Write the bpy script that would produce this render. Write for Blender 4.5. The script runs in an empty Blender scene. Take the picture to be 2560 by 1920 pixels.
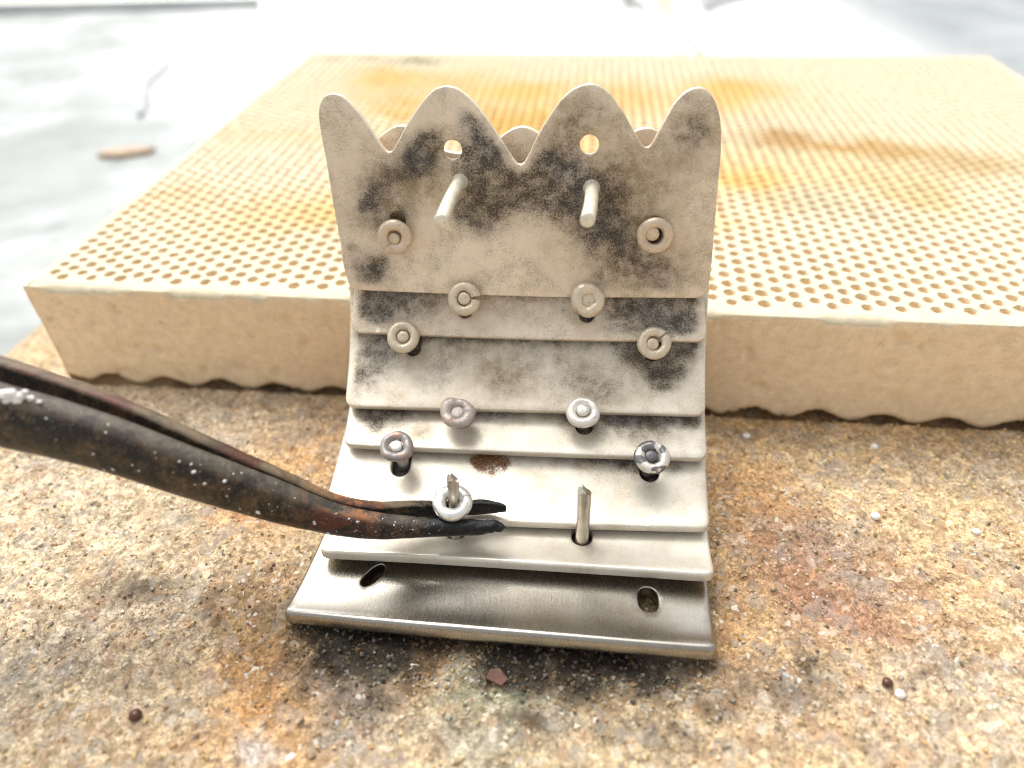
import bpy, bmesh, math, random
import numpy as np
from mathutils import Vector, Matrix
from mathutils.geometry import delaunay_2d_cdt

# 1 unit = 1 cm -------------------------------------------------------------
C = bpy.context.scene.collection
scene = bpy.context.scene
scene.unit_settings.system = 'METRIC'
scene.unit_settings.scale_length = 0.01
rng = random.Random(7)
nrng = np.random.default_rng(11)

# ---------------------------------------------------------------- camera
cam = bpy.data.cameras.new('camera'); camo = bpy.data.objects.new('camera', cam); C.objects.link(camo)
cam.sensor_width = 36; cam.lens = 24.81; cam.clip_start = 0.05; cam.clip_end = 1000
camo.matrix_world = Matrix(((0.99972632, 0.02339398, 0.0, 0.0),
                            (-0.01467732, 0.6272258, -0.77869915, 0.0),
                            (-0.01821687, 0.77848604, 0.6273975, 5.3049),
                            (0, 0, 0, 1)))
cam.dof.use_dof = True; cam.dof.focus_distance = 6.30; cam.dof.aperture_fstop = 0.182; cam.dof.aperture_blades = 0
scene.camera = camo

# ---------------------------------------------------------------- world / sun (bright overcast daylight)
SUN_EL, SUN_AZ = math.radians(58), math.radians(-28)      # azimuth from +Y (behind the board), towards -X
w = bpy.data.worlds.new('World'); scene.world = w; w.use_nodes = True
nt = w.node_tree; bg = nt.nodes['Background']
sky = nt.nodes.new('ShaderNodeTexSky'); sky.sky_type = 'NISHITA'; sky.sun_disc = False
sky.sun_elevation = SUN_EL; sky.sun_rotation = SUN_AZ
sky.air_density = 1.0; sky.dust_density = 6.0; sky.ozone_density = 1.0
hs = nt.nodes.new('ShaderNodeHueSaturation'); hs.inputs['Saturation'].default_value = 0.12
nt.links.new(sky.outputs[0], hs.inputs['Color']); nt.links.new(hs.outputs[0], bg.inputs['Color'])
bg.inputs['Strength'].default_value = 0.15
sl = bpy.data.lights.new('sun', 'SUN'); so = bpy.data.objects.new('sun', sl); C.objects.link(so)
sl.energy = 1.0; sl.angle = math.radians(35); sl.color = (1.0, 0.96, 0.9)
sd = Vector((math.cos(SUN_EL)*math.sin(SUN_AZ), math.cos(SUN_EL)*math.cos(SUN_AZ), math.sin(SUN_EL)))
so.rotation_euler = sd.to_track_quat('Z', 'Y').to_euler(); so.location = sd*60
vs = scene.view_settings
vs.view_transform = 'Standard'; vs.look = 'None'; vs.gamma = 1; vs.exposure = 0.66
scene.render.engine = 'CYCLES'; scene.cycles.filter_width = 1.05

# ---------------------------------------------------------------- data measured for the cuff
SOOT = [[(-1.31,1.27,0.138,0.95),(-1.39,1.16,0.111,0.8),(-1.23,1.39,0.091,0.5),(-0.9,1.55,0.098,0.5),(-0.75,1.47,0.081,0.8),(-0.68,1.4,0.072,0.6),(-0.85,1.26,0.201,0.55),(-0.71,1.14,0.202,0.8),(-0.73,0.95,0.242,0.95),(-0.81,0.75,0.152,0.75),(-0.52,1.03,0.166,0.75),(-0.26,1.03,0.203,0.65),(-0.29,1.23,0.127,0.6),(-0.1,1.2,0.127,0.45),(-0.04,1.49,0.124,0.5),(0.16,1.66,0.157,0.35),(-1.77,0.94,0.151,0.6),(-1.85,0.77,0.115,0.75),(-1.74,0.63,0.096,0.5),(-1.9,0.15,0.16,0.9),(-1.78,0.24,0.099,0.7),(-2.06,0.39,0.098,0.5),(-1.52,0.72,0.134,0.6),(0.01,0.97,0.24,0.55),(0.34,1.04,0.219,0.5),(0.28,0.79,0.205,0.5),(0.41,0.51,0.247,0.55),(0.61,0.3,0.25,0.5),(0.91,0.16,0.213,0.5),(0.93,1.43,0.194,0.45),(1.06,1.5,0.123,0.45),(0.74,0.98,0.219,0.25),(-2.01,1.42,0.22,0.22),(-0.11,0.82,0.131,0.5),(-0.96,0.73,0.114,0.5),(0.28,0.13,0.117,0.4),(-1.59,1.07,0.112,0.5),(0.18,0.63,0.17,0.5)],[(-1.99,0.32,0.207,0.85),(-1.82,0.19,0.169,0.6),(-1.57,0.33,0.225,0.6),(-1.29,0.28,0.149,0.4),(0.74,0.27,0.237,0.8),(1.07,0.22,0.2,0.9),(0.88,0.35,0.146,0.85),(0.47,0.28,0.202,0.6),(-0.54,0.32,0.333,0.35),(-0.08,0.32,0.166,0.35),(1.02,0.08,0.109,0.4)],[(0.84,0.62,0.167,0.9),(0.93,0.39,0.147,1.0),(1.04,0.55,0.148,0.75),(0.66,0.67,0.167,0.85),(-1.95,0.42,0.247,0.5),(-1.77,0.6,0.267,0.5),(-2.02,0.24,0.151,0.5),(-1.1,0.61,0.284,0.35),(-0.61,0.31,0.223,0.42),(0.13,0.32,0.259,0.42),(0.41,0.18,0.201,0.45),(-0.25,0.5,0.336,0.3),(1.13,0.7,0.129,0.6),(-1.27,0.33,0.225,0.25)],[(-1.92,0.36,0.17,0.6),(-1.63,0.36,0.188,0.55),(-1.8,0.23,0.112,0.5),(0.02,0.32,0.11,0.5),(0.33,0.27,0.11,0.5),(0.6,0.35,0.202,0.55),(0.87,0.33,0.201,0.5),(1.24,0.42,0.101,0.7),(-1.34,0.16,0.092,0.5),(-0.69,0.36,0.223,0.3)],[(0.43,0.63,0.218,0.45),(0.68,0.62,0.127,0.6),(1.05,0.57,0.072,0.45),(0.07,0.65,0.183,0.3)],[],[]]
BROWN = [[(-1.3,1.16,0.166,0.7),(-1.56,1.01,0.225,0.5),(-1.73,1.01,0.188,0.5),(-1.29,0.95,0.15,0.5),(-0.01,1.52,0.213,0.5),(0.54,1.19,0.451,0.45),(0.51,0.45,0.343,0.5),(0.9,0.26,0.288,0.4),(0.21,0.79,0.299,0.35),(0.97,1.33,0.249,0.35),(-2.02,0.74,0.154,0.3)],[(-1.29,0.23,0.56,0.2)],[(-0.52,0.32,0.279,0.4),(-0.9,0.46,0.282,0.3),(0.41,0.2,0.22,0.3)],[(-1.34,0.16,0.111,0.6),(-0.66,0.07,0.218,0.2)],[],[],[]]
RUST = [[],[],[],[],[(-0.7,0.58,0.137,1.0),(-0.81,0.6,0.092,0.6),(-0.53,0.58,0.082,0.5)],[],[]]
CROWN = [(-2.121,0.124),(-2.14,0.227),(-2.146,0.449),(-2.162,0.665),(-2.179,0.931),(-2.187,1.151),(-2.201,1.295),(-2.211,1.469),(-2.211,1.589),(-2.188,1.665),(-2.145,1.721),(-2.081,1.744),(-2.013,1.738),(-1.948,1.695),(-1.882,1.622),(-1.817,1.538),(-1.753,1.439),(-1.701,1.353),(-1.657,1.287),(-1.627,1.259),(-1.593,1.259),(-1.562,1.302),(-1.51,1.381),(-1.447,1.483),(-1.362,1.599),(-1.265,1.713),(-1.181,1.784),(-1.1,1.809),(-1.015,1.799),(-0.935,1.752),(-0.85,1.679),(-0.765,1.574),(-0.673,1.446),(-0.584,1.32),(-0.526,1.23),(-0.489,1.177),(-0.458,1.164),(-0.427,1.182),(-0.388,1.252),(-0.331,1.374),(-0.262,1.501),(-0.176,1.631),(-0.095,1.733),(-0.012,1.796),(0.071,1.824),(0.136,1.83),(0.202,1.812),(0.281,1.758),(0.363,1.663),(0.44,1.557),(0.519,1.434),(0.57,1.36),(0.601,1.323),(0.627,1.318),(0.659,1.351),(0.704,1.449),(0.765,1.579),(0.821,1.692),(0.894,1.771),(0.963,1.804),(1.035,1.806),(1.097,1.765),(1.158,1.683),(1.203,1.573),(1.229,1.451),(1.245,1.3),(1.252,1.127),(1.262,0.914),(1.272,0.694),(1.282,0.468),(1.29,0.254),(1.289,0.154)]
PROF = [[(5.7149,1.7879),(5.7218,1.8171),(5.7287,1.8462),(5.7355,1.8755),(5.7424,1.9047),(5.7492,1.9339),(5.7559,1.9631),(5.7626,1.9924),(5.7693,2.0216),(5.776,2.0509),(5.7826,2.0801),(5.7892,2.1094),(5.7958,2.1386),(5.8023,2.1679),(5.8088,2.1972),(5.8153,2.2265),(5.8218,2.2558),(5.8282,2.2851),(5.8346,2.3144),(5.8409,2.3437),(5.8473,2.3731),(5.8536,2.4024),(5.8599,2.4317),(5.8661,2.4611),(5.8724,2.4904),(5.8786,2.5198),(5.8848,2.5491),(5.891,2.5785),(5.8971,2.6078),(5.9033,2.6372),(5.9095,2.6665),(5.9157,2.6959),(5.9218,2.7252),(5.928,2.7546),(5.9342,2.784),(5.9404,2.8133),(5.9466,2.8427),(5.9528,2.872),(5.959,2.9014),(5.9652,2.9307),(5.9714,2.9601),(5.9776,2.9894),(5.9838,3.0188),(5.99,3.0481),(5.9962,3.0775),(6.0025,3.1068),(6.0087,3.1362),(6.0149,3.1655),(6.0212,3.1949),(6.0274,3.2242),(6.0337,3.2535),(6.0399,3.2829),(6.0462,3.3122),(6.0524,3.3416),(6.0587,3.3709),(6.0649,3.4002),(6.0712,3.4296),(6.0775,3.4589),(6.0837,3.4883),(6.09,3.5176),(6.0963,3.5469),(6.1026,3.5763),(6.1089,3.6056),(6.1152,3.6349),(6.1215,3.6643),(6.1278,3.6936),(6.1341,3.7229),(6.1404,3.7522),(6.1467,3.7816),(6.153,3.8109),(6.1594,3.8402),(6.1657,3.8696),(6.172,3.8989),(6.1783,3.9282),(6.1847,3.9575),(6.191,3.9869)],[(5.5577,1.4004),(5.5795,1.421),(5.6011,1.4418),(5.6224,1.4628),(5.6433,1.4843),(5.6637,1.5062),(5.6837,1.5285),(5.703,1.5514),(5.7219,1.5747),(5.7402,1.5984),(5.7579,1.6225),(5.775,1.6471),(5.7913,1.6721),(5.8066,1.6976),(5.8208,1.7237),(5.8335,1.7505),(5.8446,1.7779),(5.8544,1.8059),(5.863,1.8345),(5.8707,1.8633),(5.8779,1.8924),(5.8848,1.9215),(5.8916,1.9508),(5.8983,1.98),(5.905,2.0092),(5.9116,2.0385),(5.9182,2.0678),(5.9248,2.097),(5.9314,2.1263),(5.9379,2.1556),(5.9444,2.1849),(5.9508,2.2142),(5.9573,2.2435),(5.9637,2.2728),(5.9701,2.3021),(5.9764,2.3314),(5.9827,2.3607),(5.989,2.3901),(5.9953,2.4194),(6.0016,2.4488),(6.0078,2.4781)],[(5.0596,0.8849),(5.0856,0.8998),(5.1116,0.9148),(5.1376,0.9298),(5.1635,0.9449),(5.1893,0.9602),(5.215,0.9756),(5.2407,0.9912),(5.2662,1.0069),(5.2917,1.0228),(5.317,1.0388),(5.3422,1.0551),(5.3673,1.0715),(5.3922,1.0883),(5.4169,1.1053),(5.4413,1.1227),(5.4653,1.1405),(5.4891,1.1588),(5.5125,1.1776),(5.5354,1.1968),(5.558,1.2165),(5.5801,1.2367),(5.6019,1.2573),(5.6234,1.2782),(5.6446,1.2993),(5.6657,1.3206),(5.6867,1.342),(5.7077,1.3635),(5.7284,1.3852),(5.7489,1.407),(5.769,1.4292),(5.7887,1.4518),(5.808,1.4747),(5.8268,1.4981),(5.845,1.5218),(5.8628,1.5459),(5.8801,1.5704),(5.8968,1.5952),(5.913,1.6204),(5.9284,1.646),(5.9429,1.672),(5.9563,1.6986),(5.9683,1.7257),(5.9788,1.7535),(5.9881,1.7817),(5.9963,1.8104),(6.0039,1.8393),(6.011,1.8684),(6.0179,1.8976),(6.0246,1.9269),(6.0313,1.9561),(6.038,1.9853),(6.0447,2.0146),(6.0513,2.0438)],[(4.7421,0.6418),(4.7708,0.6506),(4.7994,0.6595),(4.828,0.6685),(4.8566,0.6776),(4.8851,0.6869),(4.9136,0.6965),(4.9419,0.7062),(4.9703,0.7161),(4.9985,0.7262),(5.0266,0.7365),(5.0547,0.7472),(5.0825,0.7582),(5.1101,0.7699),(5.1374,0.7822),(5.1643,0.7952),(5.1909,0.8089),(5.2171,0.8233),(5.2432,0.8381),(5.269,0.8533),(5.2948,0.8687),(5.3204,0.8843),(5.3459,0.9001),(5.3713,0.916),(5.3966,0.9321),(5.4218,0.9483),(5.4469,0.9648),(5.4718,0.9816),(5.4964,0.9986),(5.5209,1.016),(5.545,1.0338),(5.5688,1.052),(5.5923,1.0706),(5.6154,1.0897),(5.638,1.1093),(5.6603,1.1293),(5.6822,1.1497),(5.7038,1.1706),(5.725,1.1918),(5.7459,1.2132),(5.7666,1.2349),(5.7873,1.2567),(5.8079,1.2785)],[(4.1902,0.3412),(4.2197,0.3464),(4.2492,0.3518),(4.2787,0.3575),(4.308,0.3637),(4.3372,0.3703),(4.3664,0.3774),(4.3954,0.3849),(4.4243,0.3928),(4.4532,0.401),(4.4819,0.4095),(4.5106,0.4183),(4.5392,0.4274),(4.5677,0.4367),(4.5961,0.4463),(4.6244,0.4561),(4.6527,0.4662),(4.6808,0.4765),(4.7089,0.4871),(4.737,0.4977),(4.765,0.5083),(4.7931,0.5188),(4.8213,0.5291),(4.8495,0.5391),(4.8779,0.5489),(4.9063,0.5585),(4.9347,0.5681),(4.9631,0.5778),(4.9914,0.5876),(5.0197,0.5975),(5.048,0.6076),(5.0761,0.6179),(5.1042,0.6284),(5.1322,0.6391),(5.1601,0.6502),(5.1876,0.6618),(5.2149,0.6741),(5.2419,0.687),(5.2685,0.7007),(5.2948,0.715),(5.3209,0.7298),(5.3467,0.745),(5.3724,0.7604),(5.398,0.776),(5.4235,0.7918),(5.4489,0.8078),(5.4743,0.8238),(5.4995,0.84),(5.5247,0.8563),(5.5499,0.8726)],[(3.7679,0.2735),(3.7967,0.2655),(3.8257,0.2577),(3.8547,0.2503),(3.8839,0.2434),(3.9132,0.2373),(3.9426,0.2318),(3.9722,0.227),(4.0019,0.223),(4.0316,0.2196),(4.0615,0.2171),(4.0913,0.2152),(4.1213,0.2141),(4.1512,0.2139),(4.1811,0.2146),(4.2109,0.2163),(4.2406,0.219),(4.2703,0.2228),(4.2998,0.2275),(4.3292,0.2331),(4.3585,0.2394),(4.3877,0.2463),(4.4167,0.2537),(4.4457,0.2614),(4.4746,0.2695),(4.5034,0.2779),(4.5321,0.2865),(4.5607,0.2954),(4.5893,0.3045),(4.6178,0.314),(4.6462,0.3236),(4.6745,0.3335),(4.7027,0.3436),(4.7308,0.354),(4.7589,0.3646),(4.7869,0.3754),(4.8149,0.3863),(4.8428,0.3971),(4.8708,0.4079),(4.8989,0.4184),(4.927,0.4286),(4.9553,0.4386),(4.9837,0.4484),(5.012,0.4581)],[(3.165,0.182),(3.1921,0.1694),(3.2194,0.1574),(3.247,0.1464),(3.2751,0.1365),(3.3037,0.1279),(3.3326,0.1204),(3.3617,0.1138),(3.3911,0.1081),(3.4206,0.103),(3.4503,0.0984),(3.4799,0.0942),(3.5097,0.0904),(3.5395,0.0869),(3.5693,0.0838),(3.5992,0.0808),(3.629,0.0782),(3.6589,0.0758),(3.6888,0.0736),(3.7188,0.0717),(3.7487,0.0699),(3.7787,0.0685),(3.8086,0.0672),(3.8386,0.0661),(3.8686,0.0653),(3.8986,0.0646),(3.9286,0.0642),(3.9586,0.0639),(3.9886,0.0639),(4.0186,0.0641),(4.0486,0.0646),(4.0785,0.0652),(4.1085,0.0662),(4.1385,0.0675),(4.1684,0.0691),(4.1984,0.071),(4.2283,0.0732),(4.2581,0.0758),(4.288,0.0787),(4.3178,0.0818),(4.3476,0.0851),(4.3774,0.0887),(4.4072,0.0923),(4.437,0.096),(4.4667,0.0997),(4.4965,0.1035),(4.5263,0.1072)]]
# ---------------------------------------------------------------- numpy noise
def _h(ix, iy, iz, seed):
    n = (ix.astype(np.int64)*374761393 + iy.astype(np.int64)*668265263 + iz.astype(np.int64)*2147483647 + seed*1274126177) & 0xffffffff
    n = ((n ^ (n >> 13))*1274126177) & 0xffffffff
    n = (n ^ (n >> 16)) & 0xffffffff
    return n.astype(np.float64)/4294967295.0
def vnoise(x, y, z=None, seed=0):
    x = np.asarray(x, float); y = np.asarray(y, float); z = np.zeros_like(x) if z is None else np.asarray(z, float)
    ix, iy, iz = np.floor(x), np.floor(y), np.floor(z); fx, fy, fz = x-ix, y-iy, z-iz
    fx = fx*fx*(3-2*fx); fy = fy*fy*(3-2*fy); fz = fz*fz*(3-2*fz)
    r = 0
    for dx in (0, 1):
        for dy in (0, 1):
            for dz in (0, 1):
                r = r + _h(ix+dx, iy+dy, iz+dz, seed)*(fx if dx else 1-fx)*(fy if dy else 1-fy)*(fz if dz else 1-fz)
    return r
def fbm(x, y, z=None, seed=0, oct=4, lac=2.1, gain=.5):
    x = np.asarray(x, float); y = np.asarray(y, float)
    a, s, t = 1.0, 0, 0
    for k in range(oct):
        s = s + a*vnoise(x, y, z, seed+k*17); t += a; a *= gain; x = x*lac+3.1; y = y*lac+1.7
        if z is not None: z = np.asarray(z)*lac+.9
    return s/t

# ---------------------------------------------------------------- object helpers
def tag(o, label=None, cat=None, group=None, kind=None):
    if label: o['label'] = label
    if cat: o['category'] = cat
    if group: o['group'] = group
    if kind: o['kind'] = kind
    return o
def empty(name, loc=(0, 0, 0)):
    o = bpy.data.objects.new(name, None); C.objects.link(o); o.location = loc; o.empty_display_size = .2
    return o
def mesh_obj(name, V, F, mat, parent=None, smooth=True, attrs=None, uv=None):
    me = bpy.data.meshes.new(name)
    me.from_pydata([tuple(map(float, v)) for v in V], [], [tuple(map(int, f)) for f in F])
    me.validate(); me.update()
    if attrs:
        for nm, arr in attrs.items():
            arr = np.asarray(arr, np.float32)
            if arr.shape[1] == 4:
                at = me.attributes.new(nm, 'FLOAT_COLOR', 'POINT'); at.data.foreach_set('color', arr.ravel())
            else:
                at = me.attributes.new(nm, 'FLOAT_VECTOR', 'POINT'); at.data.foreach_set('vector', arr.ravel())
    me.materials.append(mat)
    if smooth: me.polygons.foreach_set('use_smooth', [True]*len(me.polygons))
    o = bpy.data.objects.new(name, me); C.objects.link(o)
    if parent:
        o.parent = parent
        o.matrix_parent_inverse = Matrix.Translation(parent.location).inverted() if parent.parent is None else Matrix()
    return o
def grid_faces(nr, nc, close=False):
    F = []
    for i in range(nr-1):
        for j in range(nc if close else nc-1):
            k = (j+1) % nc
            F.append((i*nc+j, i*nc+k, (i+1)*nc+k, (i+1)*nc+j))
    return F
class MB:
    def __init__(s): s.V = []; s.F = []; s.A = []
    def add(s, V, F, col=None):
        n = len(s.V); s.V += [tuple(v) for v in V]; s.F += [tuple(i+n for i in f) for f in F]
        if col is not None: s.A += [col]*len(V)

# ---------------------------------------------------------------- material helpers
class NT:
    def __init__(s, name):
        s.m = bpy.data.materials.new(name); s.m.use_nodes = True; s.t = s.m.node_tree
        s.b = s.t.nodes['Principled BSDF']; s.out = s.t.nodes['Material Output']
    def n(s, typ, **kw):
        nd = s.t.nodes.new(typ)
        for k, v in kw.items():
            if k.startswith('i_'):
                key = k[2:]; key = int(key) if key.isdigit() else key.replace('_', ' ')
                s.set(nd.inputs[key], v)
            else: setattr(nd, k, v)
        return nd
    def set(s, inp, v):
        if hasattr(v, 'is_output') or isinstance(v, bpy.types.NodeSocket): s.t.links.new(v, inp)
        elif isinstance(v, tuple) and len(v) == 3 and inp.type == 'RGBA': inp.default_value = (*v, 1)
        else: inp.default_value = v
    def attr(s, nm): return s.n('ShaderNodeAttribute', attribute_name=nm)
    def noise(s, vec, scale, detail=3, rough=.6, dist=0.0):
        nd = s.n('ShaderNodeTexNoise', i_Scale=scale, i_Detail=detail, i_Roughness=rough, i_Distortion=dist)
        if vec is not None: s.set(nd.inputs['Vector'], vec)
        return nd.outputs[0]
    def vor(s, vec, scale, feature='F1', out='Distance', rand=1.0):
        nd = s.n('ShaderNodeTexVoronoi', feature=feature, i_Scale=scale, i_Randomness=rand)
        if vec is not None: s.set(nd.inputs['Vector'], vec)
        return nd.outputs[out]
    def math(s, op, a, b=None, c=None, clamp=False):
        nd = s.n('ShaderNodeMath', operation=op, use_clamp=clamp); s.set(nd.inputs[0], a)
        if b is not None: s.set(nd.inputs[1], b)
        if c is not None: s.set(nd.inputs[2], c)
        return nd.outputs[0]
    def ramp(s, v, a, b, lo=0.0, hi=1.0, smooth=True):
        nd = s.n('ShaderNodeMapRange', interpolation_type='SMOOTHSTEP' if smooth else 'LINEAR')
        s.set(nd.inputs['Value'], v); s.set(nd.inputs['From Min'], a); s.set(nd.inputs['From Max'], b)
        s.set(nd.inputs['To Min'], lo); s.set(nd.inputs['To Max'], hi)
        return nd.outputs[0]
    def mix(s, f, a, b, typ='MIX'):
        nd = s.n('ShaderNodeMix', data_type='RGBA', blend_type=typ, clamp_factor=True)
        s.set(nd.inputs[0], f); s.set(nd.inputs[6], a); s.set(nd.inputs[7], b)
        return nd.outputs[2]
    def sep(s, col):
        nd = s.n('ShaderNodeSeparateColor'); s.set(nd.inputs[0], col); return nd.outputs
    def pos(s): return s.n('ShaderNodeTexCoord').outputs['Object']
    def scalev(s, v, sc):
        nd = s.n('ShaderNodeVectorMath', operation='MULTIPLY'); s.set(nd.inputs[0], v); nd.inputs[1].default_value = sc; return nd.outputs[0]
    def bump(s, h, strength, dist):
        nd = s.n('ShaderNodeBump', i_Strength=strength, i_Distance=dist); s.set(nd.inputs['Height'], h)
        s.t.links.new(nd.outputs[0], s.b.inputs['Normal']); return nd
    def done(s, col=None, rough=None, metal=None, spec=None, coat=None):
        for k, v in (('Base Color', col), ('Roughness', rough), ('Metallic', metal), ('Specular IOR Level', spec), ('Coat Weight', coat)):
            if v is not None: s.set(s.b.inputs[k], v)
        return s.m

def silver(name, base, metal=.55, rough=.42, soot_gain=1.0, speck=.3, brush=0.0, grime=.5, bumpd=.0035, bumps=.35):
    k = NT(name)
    v = k.attr('us').outputs['Vector']
    wr = k.attr('wear_shade'); so_, br, ru = k.sep(wr.outputs['Color'])[0:3]
    n1 = k.noise(v, 58, 5, .78); n2 = k.noise(v, 8, 5, .65); n3 = k.noise(v, 1.6, 3, .5); n4 = k.noise(v, 75, 2, .6); n5 = k.noise(v, 2.8, 5, .68)
    n1c = k.math('SUBTRACT', n1, .5); n2c = k.math('SUBTRACT', n2, .5)
    b = tuple(base)
    col = k.mix(k.ramp(n3, .3, .7), tuple(c*.94 for c in b), tuple(min(1, c*1.06) for c in b))
    col = k.mix(k.math('MULTIPLY', k.ramp(n2, .45, .75), .4), col, (b[0]*.92, b[1]*.80, b[2]*.64))
    # thin brown and grey bloom left by the torch, cloudy, with fine pepper in it
    gr = k.math('MULTIPLY', k.ramp(k.math('ADD', n5, k.math('MULTIPLY', n1c, .8)), .42, .72), grime)
    col = k.mix(gr, col, k.mix(k.ramp(n3, .42, .58), (.34, .25, .13), (.31, .275, .215)))
    col = k.mix(k.math('MULTIPLY', br, k.ramp(k.math('ADD', n2, k.math('MULTIPLY', n1c, .5)), .25, .65, .45, 1.0)), col, (.27, .175, .07))
    # dark oxide and painted lap shade: soft cloud and speckled rim
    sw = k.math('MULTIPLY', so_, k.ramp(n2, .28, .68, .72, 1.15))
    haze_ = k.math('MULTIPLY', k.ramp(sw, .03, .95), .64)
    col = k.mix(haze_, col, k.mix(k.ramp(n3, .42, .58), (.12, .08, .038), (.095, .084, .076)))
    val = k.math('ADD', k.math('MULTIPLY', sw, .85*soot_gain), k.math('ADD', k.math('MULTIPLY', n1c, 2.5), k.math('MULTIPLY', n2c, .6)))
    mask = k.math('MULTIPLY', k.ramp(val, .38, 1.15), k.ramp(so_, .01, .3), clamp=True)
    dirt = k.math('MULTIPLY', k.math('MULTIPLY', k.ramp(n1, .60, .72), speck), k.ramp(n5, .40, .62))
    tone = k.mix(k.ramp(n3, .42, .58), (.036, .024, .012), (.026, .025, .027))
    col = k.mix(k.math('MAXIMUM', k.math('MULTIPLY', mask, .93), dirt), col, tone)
    col = k.mix(k.math('MULTIPLY', k.math('MULTIPLY', k.ramp(n1, .40, .30), haze_), .35), col, (b[0]*.9, b[1]*.85, b[2]*.75))
    rv = k.math('ADD', ru, k.math('ADD', k.math('MULTIPLY', n1c, 1.2), k.math('MULTIPLY', n2c, 1.4)))
    rmask = k.math('MULTIPLY', k.ramp(rv, .46, .85), k.ramp(ru, .02, .15), clamp=True)
    col = k.mix(rmask, col, k.mix(k.ramp(n4, .4, .62), (.035, .018, .010), (.34, .14, .045)))
    gone = k.math('MAXIMUM', k.math('MAXIMUM', mask, rmask), k.math('MULTIPLY', haze_, .8))
    met = k.math('MULTIPLY', k.math('SUBTRACT', 1.0, gone), metal)
    ro = k.math('ADD', k.math('MULTIPLY', gone, .25), k.math('ADD', rough-.06, k.math('MULTIPLY', n1, .14)))
    h = k.math('ADD', n1, k.math('MULTIPLY', n2, 1.5))
    if brush:
        nb = k.noise(k.scalev(v, (70, 4, 1)), 1.0, 3, .6)
        h = k.math('ADD', h, k.math('MULTIPLY', nb, brush)); ro = k.math('ADD', ro, k.math('MULTIPLY', k.math('SUBTRACT', nb, .5), .10))
        col = k.mix(k.math('MULTIPLY', k.ramp(nb, .35, .7), .16), col, tuple(c*.55 for c in b))
    k.bump(h, bumps, bumpd)
    return k.done(col, ro, met)

M = {}
M['plate_beige'] = silver('oxidised_silver', (.91, .785, .625), .38, .40, 1.0, .7, grime=.58)
M['plate_mid'] = silver('half_oxidised_silver', (.88, .795, .65), .40, .40, 1.0, .65, grime=.45)
M['plate_white'] = silver('pickled_silver', (.75, .695, .59), .45, .36, 1.0, .8, grime=.42)
M['plate_clean'] = silver('clean_pickled_silver', (.74, .695, .60), .48, .34, 1.0, .65, grime=.3)
M['plate_steel'] = silver('bare_silver', (.43, .408, .365), 1.0, .26, 1.0, .3, brush=.6, grime=.25, bumpd=.0012, bumps=.25)

def ringmat(name, base, metal, rough, patch=None, patch_amt=.5, copper=0.0, bumpd=.006):
    k = NT(name); v = k.pos()
    n1 = k.noise(v, 30, 3, .65); n2 = k.noise(v, 9, 3, .6)
    col = k.mix(k.ramp(n2, .3, .7), tuple(c*.86 for c in base), base)
    col = k.mix(k.math('MULTIPLY', k.ramp(n1, .58, .68), .45), col, (.16, .12, .09))
    if copper: col = k.mix(k.math('MULTIPLY', k.ramp(n2, .5, .62), copper), col, (.55, .30, .18))
    if patch: col = k.mix(k.ramp(k.noise(v, 11, 2, .5), .5-.1*patch_amt, .54-.1*patch_amt), col, patch)
    k.bump(k.math('ADD', n1, k.math('MULTIPLY', n2, 2)), .5, bumpd)
    return k.done(col, rough, metal)
M['ring_beige'] = ringmat('ring_tan_silver', (.78, .675, .51), .45, .38)
M['ring_pink'] = ringmat('ring_pinkish_silver', (.76, .62, .46), .42, .40)
M['ring_white'] = ringmat('ring_white_silver', (.88, .84, .76), .5, .34)
M['ring_grey'] = ringmat('ring_grey_oxide', (.33, .30, .29), .3, .42, copper=.5)
M['ring_melt'] = ringmat('ring_melted', (.56, .50, .44), .25, .42, copper=.45, bumpd=.014)
M['ring_patchy'] = ringmat('ring_patchy', (.78, .74, .66), .5, .34, patch=(.20, .19, .185), patch_amt=.15)
M['ring_bright'] = ringmat('ring_bright_silver', (.93, .91, .86), .7, .25, bumpd=.002)
M['post_white'] = ringmat('post_white', (.86, .80, .64), .3, .42)
M['post_wire'] = ringmat('post_wire', (.62, .57, .48), .9, .3)
M['post_dark'] = ringmat('post_dark_top', (.15, .14, .145), .5, .4)
M['post_grey'] = ringmat('post_grey_top', (.82, .80, .76), .5, .3)

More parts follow.
